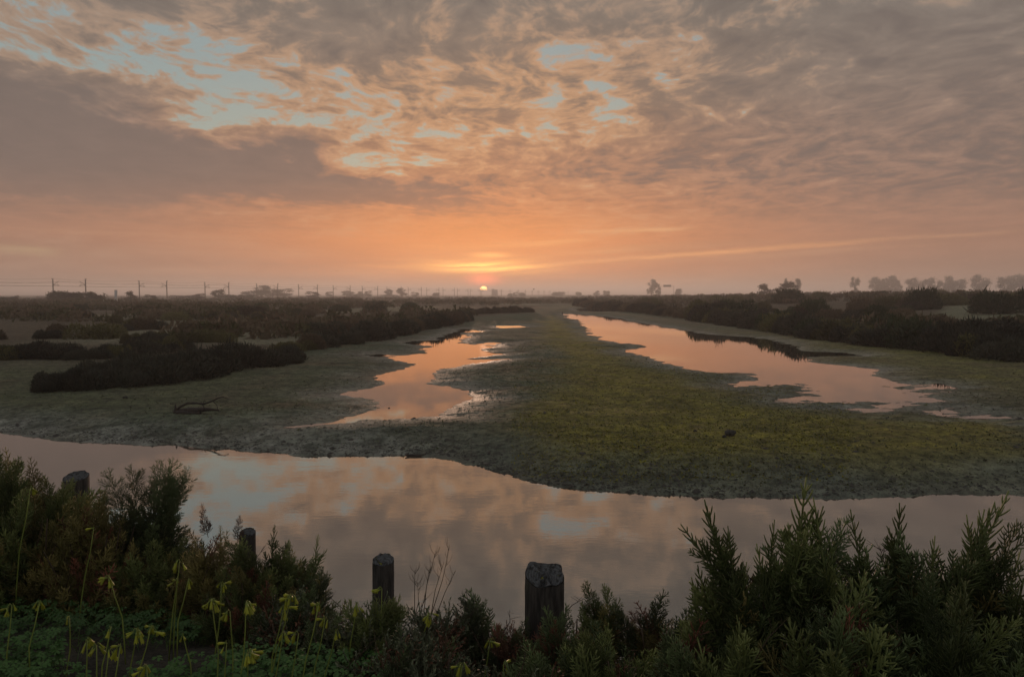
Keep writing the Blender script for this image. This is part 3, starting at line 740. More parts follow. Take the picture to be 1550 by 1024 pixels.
for x, yt, wpx, k in [(1435,413,16,'tall'),(1450,418,24,'broad'),(1484,411,24,'broad')]:
    tree(x, yt+5, 434, 900, wpx, k, 'misty tree with a square crown between the two right clumps', 'square crowned misty trees')
for x, yt, wpx, k in [(1522,415,22,'broad'),(1538,411,26,'broad'),(1556,413,26,'broad')]:
    tree(x, yt+5, 434, 900, wpx, k, 'misty tree in the last clump at the end of the bank', 'trees in the last misty clump')
# a small palm by the lamp
pp = at_y(158, 446, 275); pz = gz(pp[0], 275)
palm = thing('palm_tree', 'tiny palm beside the bright lamp on the railway horizon', 'palm', (pp[0], 275, pz))
b = MB(); b.tube([(0,0,-.3),(.1,0,1.4),(0,0,2.9)], [.2,.15,.13], 6); obj('trunk', b.mesh('palm_trunk', M_TWIG), palm)
b = MB()
for i in range(14):
    a_ = i*2.4; e_ = random.uniform(-.5, .9)
    for j in range(5):
        f0, f1 = j/5, (j+1)/5
        P_ = lambda f: np.array([math.cos(a_)*1.5*f, math.sin(a_)*1.5*f, 2.9 + 1.2*f*e_ - .9*f*f + .3*f])
        n0 = np.array([-math.sin(a_), math.cos(a_), 0])*.16*(1-f0*.7)
        b.add([P_(f0)+n0, P_(f0)-n0, P_(f1)-n0*.8, P_(f1)+n0*.8], (), [(0,1,2,3)])
obj('crown', b.mesh('palm_crown', M_TREE), palm)

# ------------------------------------------------------------------ railway: catenary masts and wires
HMAST = 8.4
def mast_meshes():
    b = MB()
    for sx in (-.16, .16): b.box((sx, 0, HMAST/2-.2), (.05, .26, HMAST+.4))
    b.box((0, 0, HMAST/2-.2), (.27, .05, HMAST+.4))
    for i in range(14): b.box((0, .06 if i % 2 else -.06, .5+i*.56), (.27, .04, .10))
    pole = b.mesh('mast_pole', M_STEEL)
    b = MB(); b.tube([(0,0,HMAST-.05),(-.1,0,HMAST+.25),(-.5,0,HMAST+.42)], .09, 5); b.tube([(-.5,0,HMAST+.5),(-.5,0,HMAST+.05)], .11, 6)
    b.tube([(0,0,HMAST),(.35,0,HMAST+.45)], .08, 5)
    head = b.mesh('mast_head', M_STEEL)
    b = MB(); b.tube([(.15,0,HMAST-2.3),(1.6,0,HMAST-2.25),(3.1,0,HMAST-2.35)], .09, 5); b.tube([(.15,0,HMAST-2.3),(1.5,0,HMAST-1.45),(2.9,0,HMAST-.75)], .09, 5)
    b.tube([(2.2,0,HMAST-1.1),(2.3,0,HMAST-2.25)], .04, 4); b.tube([(2.3,0,HMAST-2.6),(3.4,0,HMAST-2.75)], .045, 4); b.tube([(2.3,0,HMAST-2.3),(2.3,0,HMAST-2.65)], .045, 4)
    arm = b.mesh('cantilever_arm', M_STEEL)
    b = MB()
    for z0, x0 in ((HMAST-2.3, .3), (HMAST-2.2, .35)):
        for q in range(4): b.tube([(x0+q*.1, 0, z0+(.0 if z0 < HMAST-2.25 else .1+q*.055)), (x0+q*.1+.05, 0, z0+(.0 if z0 < HMAST-2.25 else .13+q*.055))], .12, 6)
    ins = b.mesh('insulator', M_GLASS)
    return pole, head, arm, ins
MM = mast_meshes()
RD = math.atan(RAIL_K); N_MAST = 26
def rail_pt(i, off):
    Y = 313 + 48.6*i + (3.0 if off > 0 else 0); return RAIL_X0 + RAIL_K*Y + off, Y
for i in range(N_MAST):
    for off in (-5.5, 5.5):
        X, Y = rail_pt(i, off); z = gz(X, Y)
        far_side = off < 0
        lab = ('railway mast with its arm reaching right from the far side of the line' if far_side else 'railway mast with its arm reaching left from the near side of the line')
        m_ = thing('railway_mast', lab, 'mast', (X, Y, z), -RD + (0 if far_side else math.pi), 'masts on the far side of the railway' if far_side else 'masts on the near side of the railway')
        obj('pole', MM[0], m_); obj('mast_head', MM[1], m_); ca = obj('cantilever_arm', MM[2], m_)
        if i < 8: obj('insulator', MM[3], ca)
def wire(off, zt, sag, label, first=-3, last=20, rad=.035):
    pts = []
    for i in range(first, last):
        for q in range(8):
            f = q/8; Y = 313 + 48.6*(i+f); X = RAIL_X0 + RAIL_K*Y + off
            pts.append((X, Y, .6 + zt - sag*4*f*(1-f)))
    b = MB(); b.tube(pts, rad, 3, cap=False); return tag(obj('overhead_wire', b.mesh('overhead_wire', M_WIRE)), label, 'wire')
wire(-2.3, HMAST-.8, .9, 'sagging carrier wire above the far railway track')
wire(2.3, HMAST-.8, .9, 'sagging carrier wire above the near railway track')
wire(-2.3, HMAST-2.75, .05, 'straight contact wire above the far railway track')
wire(2.3, HMAST-2.75, .05, 'straight contact wire above the near railway track')
wire(-5.9, HMAST+.45, .8, 'feeder wire along the heads of the far masts')

# pale concrete pillar, lamp, billboard, apartment block
pb = at_z(176, 461, .1); Y = pb[1]; Xp = pb[0]; zb = gz(Xp, Y); topz = at_y(176, 439, Y)[2]; hh = topz-zb
pil = thing('concrete_pillar', 'pale square concrete pillar standing alone before the railway', 'pillar', (Xp, Y, zb))
b = MB(); b.box((0,0,hh/2-.2), (.55,.55,hh+.2)); obj('shaft', b.mesh('pillar_shaft', M_CONC), pil)
b = MB(); b.box((0,0,hh), (.62,.62,.15)); obj('cap', b.mesh('pillar_cap', M_CONC), pil)
b = MB(); b.box((0,0,.1), (.85,.85,.5)); obj('base', b.mesh('pillar_base', M_CONC), pil)
lp = at_y(157, 458.5, 262); zb = gz(lp[0], 262)
M_LAMP = bpy.data.materials.new('lit_lamp'); M_LAMP.use_nodes = True; ln = NT(M_LAMP.node_tree); M_LAMP.node_tree.nodes.clear()
em = ln.new('ShaderNodeEmission'); em.inputs[0].default_value = (1,.97,.88,1); em.inputs[1].default_value = 5.0
lo = ln.new('ShaderNodeOutputMaterial'); M_LAMP.node_tree.links.new(em.outputs[0], lo.inputs[0])
lamp = thing('trackside_lamp', 'bright white lamp lit on a short post by the railway', 'lamp', (lp[0], 262, zb))
hl = max(.6, lp[2]-zb)
b = MB(); b.tube([(0,.12,-.3),(0,.12,hl+.1)], .07, 6); obj('post', b.mesh('lamp_post', M_STEEL), lamp)
b = MB(); b.tube([(0,.16,hl),(0,-.14,hl)], .30, 12); hs = obj('housing', b.mesh('lamp_housing', M_STEEL), lamp)
b = MB(); b.tube([(0,-.15,hl),(0,-.19,hl)], .25, 12); obj('lens', b.mesh('lamp_lens', M_LAMP), hs)
bp = at_y(1010, 432.5, 720); zb = gz(bp[0], 720)
bil = thing('billboard', 'small dark roadside billboard on thin posts in the mist', 'billboard', (bp[0], 720, zb))
hp = bp[2]-zb
b = MB(); b.box((0,0,hp), (7.2,.4,1.9)); obj('panel', b.mesh('billboard_panel', M_PANEL), bil)
for sx in (-6.2, 6.2):
    b = MB(); b.tube([(sx,0,-.3),(sx,0,hp-.2)], .16, 6); obj('post', b.mesh('billboard_post', M_STEEL), bil)
b = MB(); b.box((0,.3,hp-.35), (12.4,.2,.2)); obj('beam', b.mesh('billboard_beam', M_STEEL), bil)
ap = at_y(749, 438.5, 1300); zb = gz(ap[0], 1300); ha = ap[2]-zb
apt = thing('apartment_block', 'squat distant apartment block near the rising sun', 'building', (ap[0], 1300, zb))
b = MB(); b.box((0,0,ha/2), (9.6,9,ha)); obj('wall', b.mesh('block_wall', M_BUILD), apt)
b = MB(); b.box((0,0,ha+.2), (10,9.4,.4)); b.box((-2.5,0,ha+1), (3,4,1.6)); obj('roof', b.mesh('block_roof', M_BUILD), apt)
wb = MB(); wb.box((0,0,0), (1.2,.12,1.3)); wm = wb.mesh('window', M_GLASS)
for fl in range(3):
    for c_ in range(4): obj('window', wm, apt, (-3.6+2.4*c_, -4.53, ha*.2 + fl*ha*.28))

# ------------------------------------------------------------------ birds
def bird(x, y, Y, sc_, rz, label):
    p = at_y(x, y, Y); t = thing('bird', label, 'bird', tuple(p), rz, None)
    b = MB(); b.tube([(-.28,0,0),(-.1,0,.02),(.1,0,.03),(.26,0,.05)], np.array([.02,.07,.08,.02])*1.0, 6); obj('body', b.mesh('bird_body', M_BIRD), t, None, None, sc_)
    for s_ in (-1, 1):
        b = MB(); b.add([(.12,0,.04),(-.1,0,.03),(-.08,s_*.35,.2),(.1,s_*.35,.22),(-.1,s_*.78,.12)], [(2,3,4)], [(0,1,2,3)]); obj('wing', b.mesh('bird_wing', M_BIRD), t, None, None, sc_)
bird(808, 438, 300, 1.4, .3, 'small dark bird flying low beyond the sun')
bird(510, 410, 210, .9, 1.2, 'tiny bird high above the misty masts')
bird(557, 427, 230, .8, 2.0, 'tiny bird just above the masts nearest the sun')

# ------------------------------------------------------------------ on the mud: dead branch, logs, stones
bz = at_z(300, 626, .09); SCL = bz[1]/F/10.24
def brp(zx, zy, dy=0.0): return ((zx-720)*SCL, dy, max((395-zy)*SCL*1.02, .01))
br = thing('dead_branch', 'black dead branch lying on the mud with an arching limb', 'branch', (bz[0], bz[1], gz(bz[0], bz[1])))
b = MB(); b.tube([brp(345,385),brp(450,370,.05),brp(600,345),brp(760,330,-.05),brp(900,325),brp(1040,350,.05)], [.07,.085,.08,.06,.04,.02], 7); b.tube([brp(360,380),brp(372,330),brp(368,250)], [.05,.035,.012], 6); b.tube([brp(420,365,-.1),brp(640,375,-.15),brp(800,372,-.1)], [.05,.05,.02], 6)
obj('log', b.mesh('dead_log', M_BARK, True), br)
b = MB(); b.tube([brp(390,330),brp(430,290,.04),brp(540,238,.08),brp(700,235,.05),brp(800,245),brp(880,222,-.03),brp(960,190),brp(1040,152),brp(1110,135),brp(1180,160,.03)], np.array([.022,.024,.022,.02,.022,.018,.016,.012,.010,.006])*1.35, 6)
obj('limb', b.mesh('dead_limb', M_BARK, True), br)
for pts in ([brp(960,205),brp(1000,260,.05),brp(1030,330),brp(1065,362,.05)], [brp(800,250),brp(770,215,.02),brp(745,205)], [brp(800,245),brp(815,205),brp(825,178,.03)], [brp(790,250),brp(840,310,-.06),brp(900,345,-.1)], [brp(200,268,.3),brp(260,266,.3),brp(330,260,.28)]):
    b = MB(); b.tube(pts, np.linspace(.012, .005, len(pts)), 5); obj('twig', b.mesh('dead_twig', M_BARK), br)
def stone(name, x, y, wpx, hpx, label, cat, seed, zr=0.0):
    p = at_z(x, y, .06); r = np.random.default_rng(seed); Y = p[1]; w_ = wpx/F*Y/2; h_ = hpx/F*Y
    b = MB(); nu, nv = 12, 7; v = []
    for j in range(nv):
        ph = math.pi*j/(nv-1)
        for i in range(nu):
            th = 2*math.pi*i/nu; k = 1 + .22*math.sin(3*th+seed) * math.sin(ph) + r.normal(0, .05)
            v.append((math.cos(th)*math.sin(ph)*w_*k, math.sin(th)*math.sin(ph)*w_*.7*k, (-math.cos(ph)*.5+.42)*h_*k))
    f = [(j*nu+i, j*nu+(i+1) % nu, (j+1)*nu+(i+1) % nu, (j+1)*nu+i) for j in range(nv-1) for i in range(nu)]
    b.add(v, (), f); return tag(obj(name, b.mesh(name, M_CLOD, True), None, (p[0], Y, gz(p[0], Y)-.01), (0,0,zr)), label, cat)
stone('rock', 1105, 661, 17, 10, 'dark angular rock on the green moss', 'rock', 1)
stone('rock', 1096, 664, 7, 5, 'small stone touching the dark angular rock', 'rock', 2)
stone('rock', 1052, 655, 6, 4, 'small pebble of mud on the moss left of the angular rock', 'rock', 3)
stone('rock', 190, 606, 8, 5, 'small dark clod between the long mound and the dead branch', 'clod', 4)
stone('rock', 589, 614, 4, 4, 'tiny stone at the water edge of the narrow pool', 'rock', 5)
lg = at_z(629, 669, .06); Yl = lg[1]
b = MB(); b.tube([(-.21,0,.035),(-.12,.01,.015),(0,0,.012),(.12,0,.015),(.21,.01,.03)], [.012,.028,.032,.026,.010], 7)
tag(obj('sunken_log', b.mesh('sunken_log', M_BARK, True), None, (lg[0], Yl, gz(lg[0], Yl)+.005), (0,0,.1)), 'short dark curved log half sunk in the mud near the channel', 'log')
st_ = at_z(752, 707, CH_Z)
for dx_, lab in ((0, 'small dark stick poking from the channel by the mud edge'), (.12, 'second stub poking from the channel beside the stick')):
    b = MB(); b.tube([(-.05,0,-.1),(0,0,.0),(.05,.02,.035)], [.015,.015,.008], 5)
    tag(obj('stick', b.mesh('stick', M_BARK), None, (st_[0]+dx_, st_[1]-dx_*.5, CH_Z)), lab, 'stick')
ps = at_z(851, 476, 0)
b = MB(); b.tube([(0,0,-.2),(0,0,.45)], .07, 6); tag(obj('stake', b.mesh('stake', M_POST), None, (ps[0], ps[1], gz(ps[0], ps[1]))), 'single stake standing at the tip of the long pool', 'stake')

# clods and tufts over the flats: nobody could count them
def clods(name, n_, seed, mat, label, size, region, cat):
    r = np.random.default_rng(seed); X, Y = region(r, n_)
    h_, sdc, sdp, near = terrain(X, Y, True)
    ok = (~near) & (sdc > .02) & (sdp > .05); X, Y, h_ = X[ok], Y[ok], h_[ok]; k = len(X)
    base = np.array([(1,0,0),(0,1,0),(-1,0,0),(0,-1,0),(0,0,1)], float)
    s_ = size*r.lognormal(0, .45, k)
    v = base[None]*s_[:,None,None]*r.uniform(.6, 1.3, (k, 5, 1))*np.array([1.3, 1.0, .6]) + np.stack([X, Y, h_-s_*.05], 1)[:,None,:]
    q = np.arange(k)[:,None]*5
    f = np.concatenate([q+np.array([[0,1,4]]), q+np.array([[1,2,4]]), q+np.array([[2,3,4]]), q+np.array([[3,0,4]])])
    o_ = obj(name, mesh_np(name, v.reshape(-1,3), f, [mat])); o_['kind'] = 'stuff'; o_['label'] = label; o_['category'] = cat
def reg_flat(r, n_):
    Y = 11.5*(4.2**(r.random(n_))); X = Y*r.uniform(-.72, .75, n_); return X, Y
def reg_edge(r, n_):
    i = r.integers(2, len(FARSHORE)-4, n_); f = r.random(n_); A = np.array(FARSHORE)
    p = A[i]*(1-f)[:,None] + A[i+1]*f[:,None]; return p[:,0], p[:,1] + r.exponential(.55, n_)
clods('mud_clods', 3500, 1, M_CLOD, 'small dark clods of mud strewn over the flats', .019, reg_flat, 'mud clods')
clods('mud_clods', 4200, 2, M_CLOD, 'broken mud clods along the edge of the channel', .017, reg_edge, 'mud clods')
M_ALGA = leaf_mat('algae_tuft', (.05,.058,.028), (.14,.145,.070), None, .8)
def tufts(name, n_, seed, mat, label, hgt, region, mask, cat='algae'):
    r = np.random.default_rng(seed); X, Y = region(r, n_)
    h_, sdc, sdp, near = terrain(X, Y, True)
    ok = (~near) & (sdc > .15) & (sdp > .3) & mask(X, Y, r); X, Y, h_ = X[ok], Y[ok], h_[ok]; k = len(X)
    c = np.stack([X, Y, h_-.004], 1); a_ = r.uniform(0, 6.283, k); s_ = hgt*r.lognormal(0, .35, k)
    sd = np.stack([np.cos(a_), np.sin(a_), 0*a_], 1)*(s_*.55)[:,None]
    tip = c + np.stack([r.normal(0, .9, k), r.normal(0, .9, k), np.ones(k)*.7], 1)*s_[:,None]
    v = np.stack([c-sd, c+sd, tip], 1).reshape(-1, 3)
    o_ = obj(name, mesh_np(name, v, np.arange(k*3).reshape(-1, 3), [mat])); o_['kind'] = 'stuff'; o_['label'] = label; o_['category'] = cat
tufts('algae_tufts', 90000, 3, M_ALGA, 'ragged green grey algae tufts over the mudflat', .026, reg_flat, lambda X, Y, r: (fbm(X*.5, Y*.5, 3, 600) + r.normal(0, .3, len(X))) > -.15)
M_MOSS = leaf_mat('moss_tuft', (.085,.078,.012), (.22,.205,.022), None, .8)
tufts('moss_tufts', 60000, 4, M_MOSS, 'short yellow green moss along the ridge between the pools', .023, lambda r, n_: ((lambda Y: (Y*r.uniform(0, .45, n_), Y))(12.5*(3.5**r.random(n_)))), lambda X, Y, r: (fbm(X*.4, Y*.4, 3, 650) + r.normal(0, .3, len(X))) > -.1, 'moss')

# ------------------------------------------------------------------ old mooring posts at the top of the near bank
def post(x, ytop, Y, wpx, seed, label, lean=(0.0, 0.0), broken=0.0, tilt=.26):
    r = np.random.default_rng(seed); p = at_y(x, ytop, Y); R = wpx/F*Y/2; zb = gz(p[0], Y) - .35
    top = p[2]; H = top - zb
    t = thing('wooden_post', label, 'post', (p[0], Y, zb))
    t.rotation_euler = (lean[0], lean[1], 0)
    nu = 44; th = np.arange(nu)*2*math.pi/nu
    prof = R*(1 + .05*np.sin(3*th+seed) + .035*np.sin(7*th+2*seed) + r.normal(0, .006, nu))
    if broken: prof = prof*(1 + .10*np.exp(-((th-5.6)/.5)**2) - .12*np.exp(-((th-5.05)/.25)**2))
    tz = H + tilt*np.sin(th)*R + broken*R*(.10*np.cos(th*2+.6) + .10*np.sin(3*th)) + r.normal(0, .0008, nu)
    v = []; nl = 14
    for j in range(nl):
        f = j/(nl-1); k = prof*(1.04 - .04*f)*(1 + r.normal(0, .008, nu))
        v.append(np.c_[np.cos(th)*k, np.sin(th)*k, tz*f if j < nl-1 else tz])
    vv = np.concatenate(v); f4 = [(j*nu+i, j*nu+(i+1) % nu, (j+1)*nu+(i+1) % nu, (j+1)*nu+i) for j in range(nl-1) for i in range(nu)]
    b = MB(); b.add(vv, (), f4); obj('shaft', b.mesh('post_shaft', M_POST, True), t)
    rings = [.985, .93, .75, .55, .35, .16]; v = []
    for q in rings:
        crack = .012*np.abs(np.sin(th*3.5+seed))*(1-q) + (.02*(1-q) if not broken else .05*(1-q)*np.abs(np.sin(th*2.5)))
        v.append(np.c_[np.cos(th)*prof*q, np.sin(th)*prof*q, H + (tz-H)*q + (.004 if q > .95 else -.002) - crack + r.normal(0, .0015, nu)])
    vv = np.vstack(v + [np.array([[0, 0, H-.02-.03*(broken > 0)]])]); k = len(rings)
    f4 = [(j*nu+i, j*nu+(i+1) % nu, (j+1)*nu+(i+1) % nu, (j+1)*nu+i) for j in range(k-1) for i in range(nu)]
    f3 = [((k-1)*nu+i, (k-1)*nu+(i+1) % nu, k*nu) for i in range(nu)]
    me = mesh_np('post_end', vv, [np.array(f4), np.array(f3)], [M_CUT], True)
    me.transform(Matrix.Translation((0, 0, -H)))
    obj('cut_end', me, t, (0, 0, H))
    return t
post(578, 848, 3.7, 33, 3, 'slim round post with a hollow grey cut end', lean=(-.01, .006))
post(825, 868, 3.6, 58, 5, 'thick broken stump with a split, lichen spotted top', broken=1.0, tilt=.36)
post(115, 721, 5.3, 36, 8, 'post behind the bushes with only its flat top showing')
post(372, 803, 4.2, 24, 9, 'thin post half hidden by glasswort on its slope', lean=(.03, .02))

# ------------------------------------------------------------------ glasswort sprays
def curve_pts(p, d_, L, up, n_=4, bend=.6):
    pts = [p]; d_ = d_/np.linalg.norm(d_)
    for i in range(n_-1):
        pts.append(pts[-1] + d_*L/(n_-1)); d_ = d_ + up*bend/(n_-1); d_ = d_/np.linalg.norm(d_)
    return np.array(pts), d_
def gw_branch(name, seed, mat, L=.42, nodes=17, tl=.13, rad=.0042, sub=True, ang=.95, bend=.9, fleshy=1.0, tipfree=.12, curve=.25):
    """a jointed main stem with opposite up-curving fingers, the lower ones branched again"""
    r = np.random.default_rng(seed); b = MB()
    d0 = unit(np.array([r.normal(0, curve), r.normal(0, curve), 1.0])); up = np.array([0, 0, 1.0])
    ax, _ = curve_pts(np.zeros(3), d0, L, up + r.normal(0, .25, 3), 9, .5)
    b.tube(ax, np.linspace(rad*.95, rad*.6, 9), 5, np.linspace(.1, 1, 9))
    seg = np.linspace(0, 1, 9)
    P_ = lambda t: np.array([np.interp(t, seg, ax[:,i]) for i in range(3)])
    ph = r.uniform(0, 6.28)
    for k in range(nodes):
        t = .10 + (1-.10-tipfree*.3)*k/(nodes-1); p = P_(t); tan = unit(P_(min(t+.03, 1)) - P_(t-.03))
        ph += math.pi/2 + r.normal(0, .25)
        u = unit(np.cross(tan, np.array([.3, .9, .1]))); v = np.cross(tan, u)
        for s_ in (0, math.pi):
            if r.random() < .14: continue
            o = u*math.cos(ph+s_) + v*math.sin(ph+s_)
            l = (tl*(1-t)**.75*r.uniform(.5, 1.3) + .018)
            an_ = ang*r.uniform(.75, 1.25); dd = tan*math.cos(an_) + o*math.sin(an_)
            pts, de = curve_pts(p, dd, l, tan*.6+up*.6, 5, bend)
            rr = rad*fleshy*(.62 + .2*(1-t))
            b.tube(pts, rr*np.array([.75, 1.0, .92, .9, .45]), 4, np.linspace(t*.7, min(1, t*.7+.35), 5))
            if sub and l > (.048 if sub is True else sub):
                m_ = int(l/.017)
                for q in range(1, m_):
                    f = q/m_; pp = np.array([np.interp(f, np.linspace(0, 1, 5), pts[:,i]) for i in range(3)])
                    tt = unit(pts[min(int(f*4)+1, 4)] - pts[int(f*4)]); uu = unit(np.cross(tt, r.normal(0, 1, 3)))
                    for z_ in (-1, 1):
                        p2, _ = curve_pts(pp, tt*math.cos(.8) + uu*z_*math.sin(.8), l*(1-f)*.5 + .014, tt*.5+up*.6, 4, bend)
                        b.tube(p2, rr*np.array([.7, .92, .85, .4]), 4, np.linspace(t*.6+.1, min(1, t*.6+.45), 4), cap=False)
    return b.mesh(name, mat)
def leafy_branch(name, seed, mat, L=.26, n_=170, leaf=.016, wid=.0028):
    """a bushy shoot set with small fleshy needle leaves"""
    r = np.random.default_rng(seed); b = MB(); up = np.array([0, 0, 1.0])
    ax, _ = curve_pts(np.zeros(3), unit(np.array([r.normal(0, .2), r.normal(0, .2), 1])), L, up, 7, .4)
    b.tube(ax, np.linspace(.0035, .0018, 7), 4, 0.0)
    shoots = [ax]
    for k in range(9):
        t = r.uniform(.1, .8); i = int(t*6); a_ = r.uniform(0, 6.28)
        p2, _ = curve_pts(ax[i], np.array([math.cos(a_), math.sin(a_), .9]), L*(1-t)*.6+.03, up, 5, .8)
        b.tube(p2, np.linspace(.0025, .0014, 5), 4, .2); shoots.append(p2)
    for k in range(n_):
        s_ = shoots[r.integers(0, len(shoots))]; f = r.uniform(.12, 1)*(len(s_)-1); i = min(int(f), len(s_)-2)
        p = s_[i] + (s_[i+1]-s_[i])*(f-i); tan = unit(s_[i+1]-s_[i]); o = unit(np.cross(tan, r.normal(0, 1, 3)))
        d_ = unit(tan*.75 + o*.8); l = leaf*r.uniform(.7, 1.3); q = unit(np.cross(d_, o))*wid
        t_ = f/(len(s_)-1)
        b.add([p-q, p+q, p+d_*l*.6+q*1.1, p+d_*l, p+d_*l*.6-q*1.1], [(4,2,3)], [(0,1,2,4)], [t_*.5, t_*.5, t_*.8, t_, t_*.8])
    return b.mesh(name, mat)
GW = {'green': [gw_branch('glasswort_branch', 300+i, M_GWG, .46, 19, .165, .0042, True, .74, .75) for i in range(5)],
      'dark': [gw_branch('glasswort_branch', 320+i, M_GWD, .44, 18, .165, .0042, True, .74, .75) for i in range(5)],
      'olive': [gw_branch('glasswort_branch', 340+i, M_GWO, .40, 19, .12, .0036) for i in range(5)],
      'red': [gw_branch('glasswort_branch', 360+i, M_GWR, .34, 17, .09, .0034) for i in range(4)],
      'fan': [gw_branch('glasswort_branch', 380+i, M_GWD, .42, 13, .22, .0034, True, 1.0, .7) for i in range(4)],
      'spike': [gw_branch('glasswort_branch', 400+i, M_GWG, .62, 21, .165, .0050, .10, .58, .65, 1.05, .3, .20) for i in range(5)],
      'grey': [leafy_branch('seablite_branch', 420+i, M_GWS) for i in range(4)],
      'brown': [leafy_branch('seablite_branch', 440+i, M_GWR, .24, 120) for i in range(3)]}
def to_quat(d_, spin): return Vector(d_).to_track_quat('Z', 'Y') @ Quaternion((0, 0, 1), spin)
def shrub(cx, ytop, Y, hw, n_, kinds, label, name='glasswort_shrub', size=1.0, depth=None, lean=(0, 0), flat=1.0, lowcut=.0):
    """a dome of branches; its top and width come from the photo at the shrub's own distance"""
    p = at_y(cx, ytop, Y); R = hw/F*Y; zb = gz(p[0], Y); H = max(.18, p[2]-zb); D = depth or R
    t = thing(name, label, 'shrub', (p[0], Y, zb))
    r = random.Random(int(cx*7+ytop))
    n_ = int(n_*(1.9 if cx < 480 and Y > 3.5 else .8 if cx > 1090 and ytop < 850 else 1.3))
    for i in range(n_):
        th = r.uniform(0, 6.283); q = r.random()**.5
        ux, uy = math.cos(th)*q, math.sin(th)*q
        kmesh = GW[r.choice(kinds)]; me = r.choice(kmesh); Lb = {'seablite_branch': .25}.get(me.name.split('.')[0], .42)
        s_ = size*r.uniform(.75, 1.2)
        topz = H*math.sqrt(max(.05, 1-q*q*.85))*r.uniform(.5, 1.08)*flat
        d_ = np.array([ux*.75+lean[0]+r.gauss(0, .16), uy*.6+lean[1]+r.gauss(0, .16), 1.0]); d_ /= np.linalg.norm(d_)
        tip = np.array([ux*R, uy*D, max(topz, .1)])
        base = tip - d_*Lb*s_*.97
        gl = -.05
        if base[2] < gl: base = tip - d_*(tip[2]-gl)/d_[2]; s_ *= max(.45, min(1, (tip[2]-gl)/d_[2]/(Lb*s_)))
        obj('branch', me, t, tuple(base), to_quat(d_, r.uniform(0, 6.28)), (s_*r.uniform(.75, 1.2), s_*r.uniform(.75, 1.2), s_))
    b = MB()
    for i in range(max(5, n_//6)):
        th = r.uniform(0, 6.283); q = r.random()**.5*.8
        e_ = np.array([math.cos(th)*q*R, math.sin(th)*q*D, H*r.uniform(.4, .75)]); s0 = np.array([math.cos(th)*q*R*.35, math.sin(th)*q*D*.35, -.06])
        m_ = (e_+s0)/2 + np.array([r.gauss(0, .03), r.gauss(0, .03), 0])
        b.tube([s0, m_, e_], [.007, .005, .003], 5)
    for i in range(3 + n_//14):
        th = r.uniform(0, 6.283); q = r.random()**.5*.9; L_ = r.uniform(.10, .22)
        e_ = np.array([math.cos(th)*q*R, math.sin(th)*q*D, H*math.sqrt(max(.1, 1-q*q*.85))*r.uniform(.75, 1.05)]); dd = np.array([r.gauss(0, .45), r.gauss(0, .4), 1.0]); dd /= np.linalg.norm(dd)
        s0 = e_ - dd*L_; kn = (s0+e_)/2 + np.array([r.gauss(0, .015), r.gauss(0, .015), 0]); b.tube([s0, kn, e_], [.0022, .0017, .0008], 4)
        for z_ in range(3):
            f = r.uniform(.2, .8); p0 = kn*(1-f)+e_*f; b.tube([p0, p0+np.array([r.gauss(0, .03), r.gauss(0, .03), r.uniform(.01, .05)])], [.0012, .0006], 3)
    obj('stems', b.mesh('shrub_stems', M_TWIG), t)['kind'] = 'stuff'
    return t
def spike(parent, x, y, Y, kind, k, size, dx=0.0, dy=0.0):
    """one prominent branch whose tip is seen against the water"""
    me = GW[kind][k % len(GW[kind])]; tv = max(me.vertices, key=lambda v: v.co.z).co
    d_ = np.array([dx, dy, 1.0]); d_ /= np.linalg.norm(d_); q_ = to_quat(d_, k*1.3)
    base = at_y(x, y, Y) - np.array(q_ @ (tv*size)) - np.array(parent.location)
    obj('branch', me, parent, tuple(base), q_, size)
S = {}
S['l1'] = shrub(15, 692, 4.2, 120, 46, ['olive','green','olive'], 'tall olive glasswort in front of the flat topped post')
S['l2'] = shrub(122, 748, 4.2, 95, 44, ['olive','olive','red'], 'brownish olive glasswort just below the flat topped post')
S['l3'] = shrub(238, 715, 4.5, 58, 26, ['fan','dark'], 'dark fan shaped glasswort spreading over the reflection', size=.85)
S['l4'] = shrub(215, 800, 4.3, 110, 46, ['olive','green'], 'rounded olive glasswort in front of the fan shaped one', size=.85)
S['l5'] = shrub(325, 795, 4.2, 85, 42, ['olive','red','olive'], 'rusty tipped glasswort between fan shaped one and thin post', size=.85)
S['l6'] = shrub(420, 830, 4.1, 70, 40, ['green','olive'], 'glasswort with pointed spikes beside the thin post', size=.9)
S['l7'] = shrub(300, 868, 4.2, 110, 46, ['dark','olive','brown'], 'shadowed dark glasswort above the clover leaves', size=.8)
S['l8'] = shrub(440, 895, 3.6, 75, 40, ['dark','grey','brown'], 'dark bushy shrub behind the tall yellow flowers', size=.85)
S['l14'] = shrub(120, 738, 4.95, 48, 30, ['olive','green'], 'small olive glasswort right at the foot of the flat topped post', size=.75)
S['l10'] = shrub(72, 724, 4.7, 75, 40, ['olive','green'], 'olive glasswort pressed against the flat topped post', size=.85)
S['l11'] = shrub(175, 748, 4.5, 60, 34, ['olive','dark'], 'low olive glasswort filling the gap under the fan shaped one', size=.8)
S['l12'] = shrub(378, 826, 3.9, 70, 44, ['green','olive','red'], 'glasswort hiding the lower half of the thin post', size=.8)
S['l13'] = shrub(470, 872, 3.9, 45, 30, ['olive','dark'], 'small glasswort at the end of the slope towards the slim post', size=.75)
S['l9'] = shrub(70, 815, 4.5, 110, 40, ['olive','dark','brown'], 'dim brown glasswort at the back edge of the clover', size=.85)
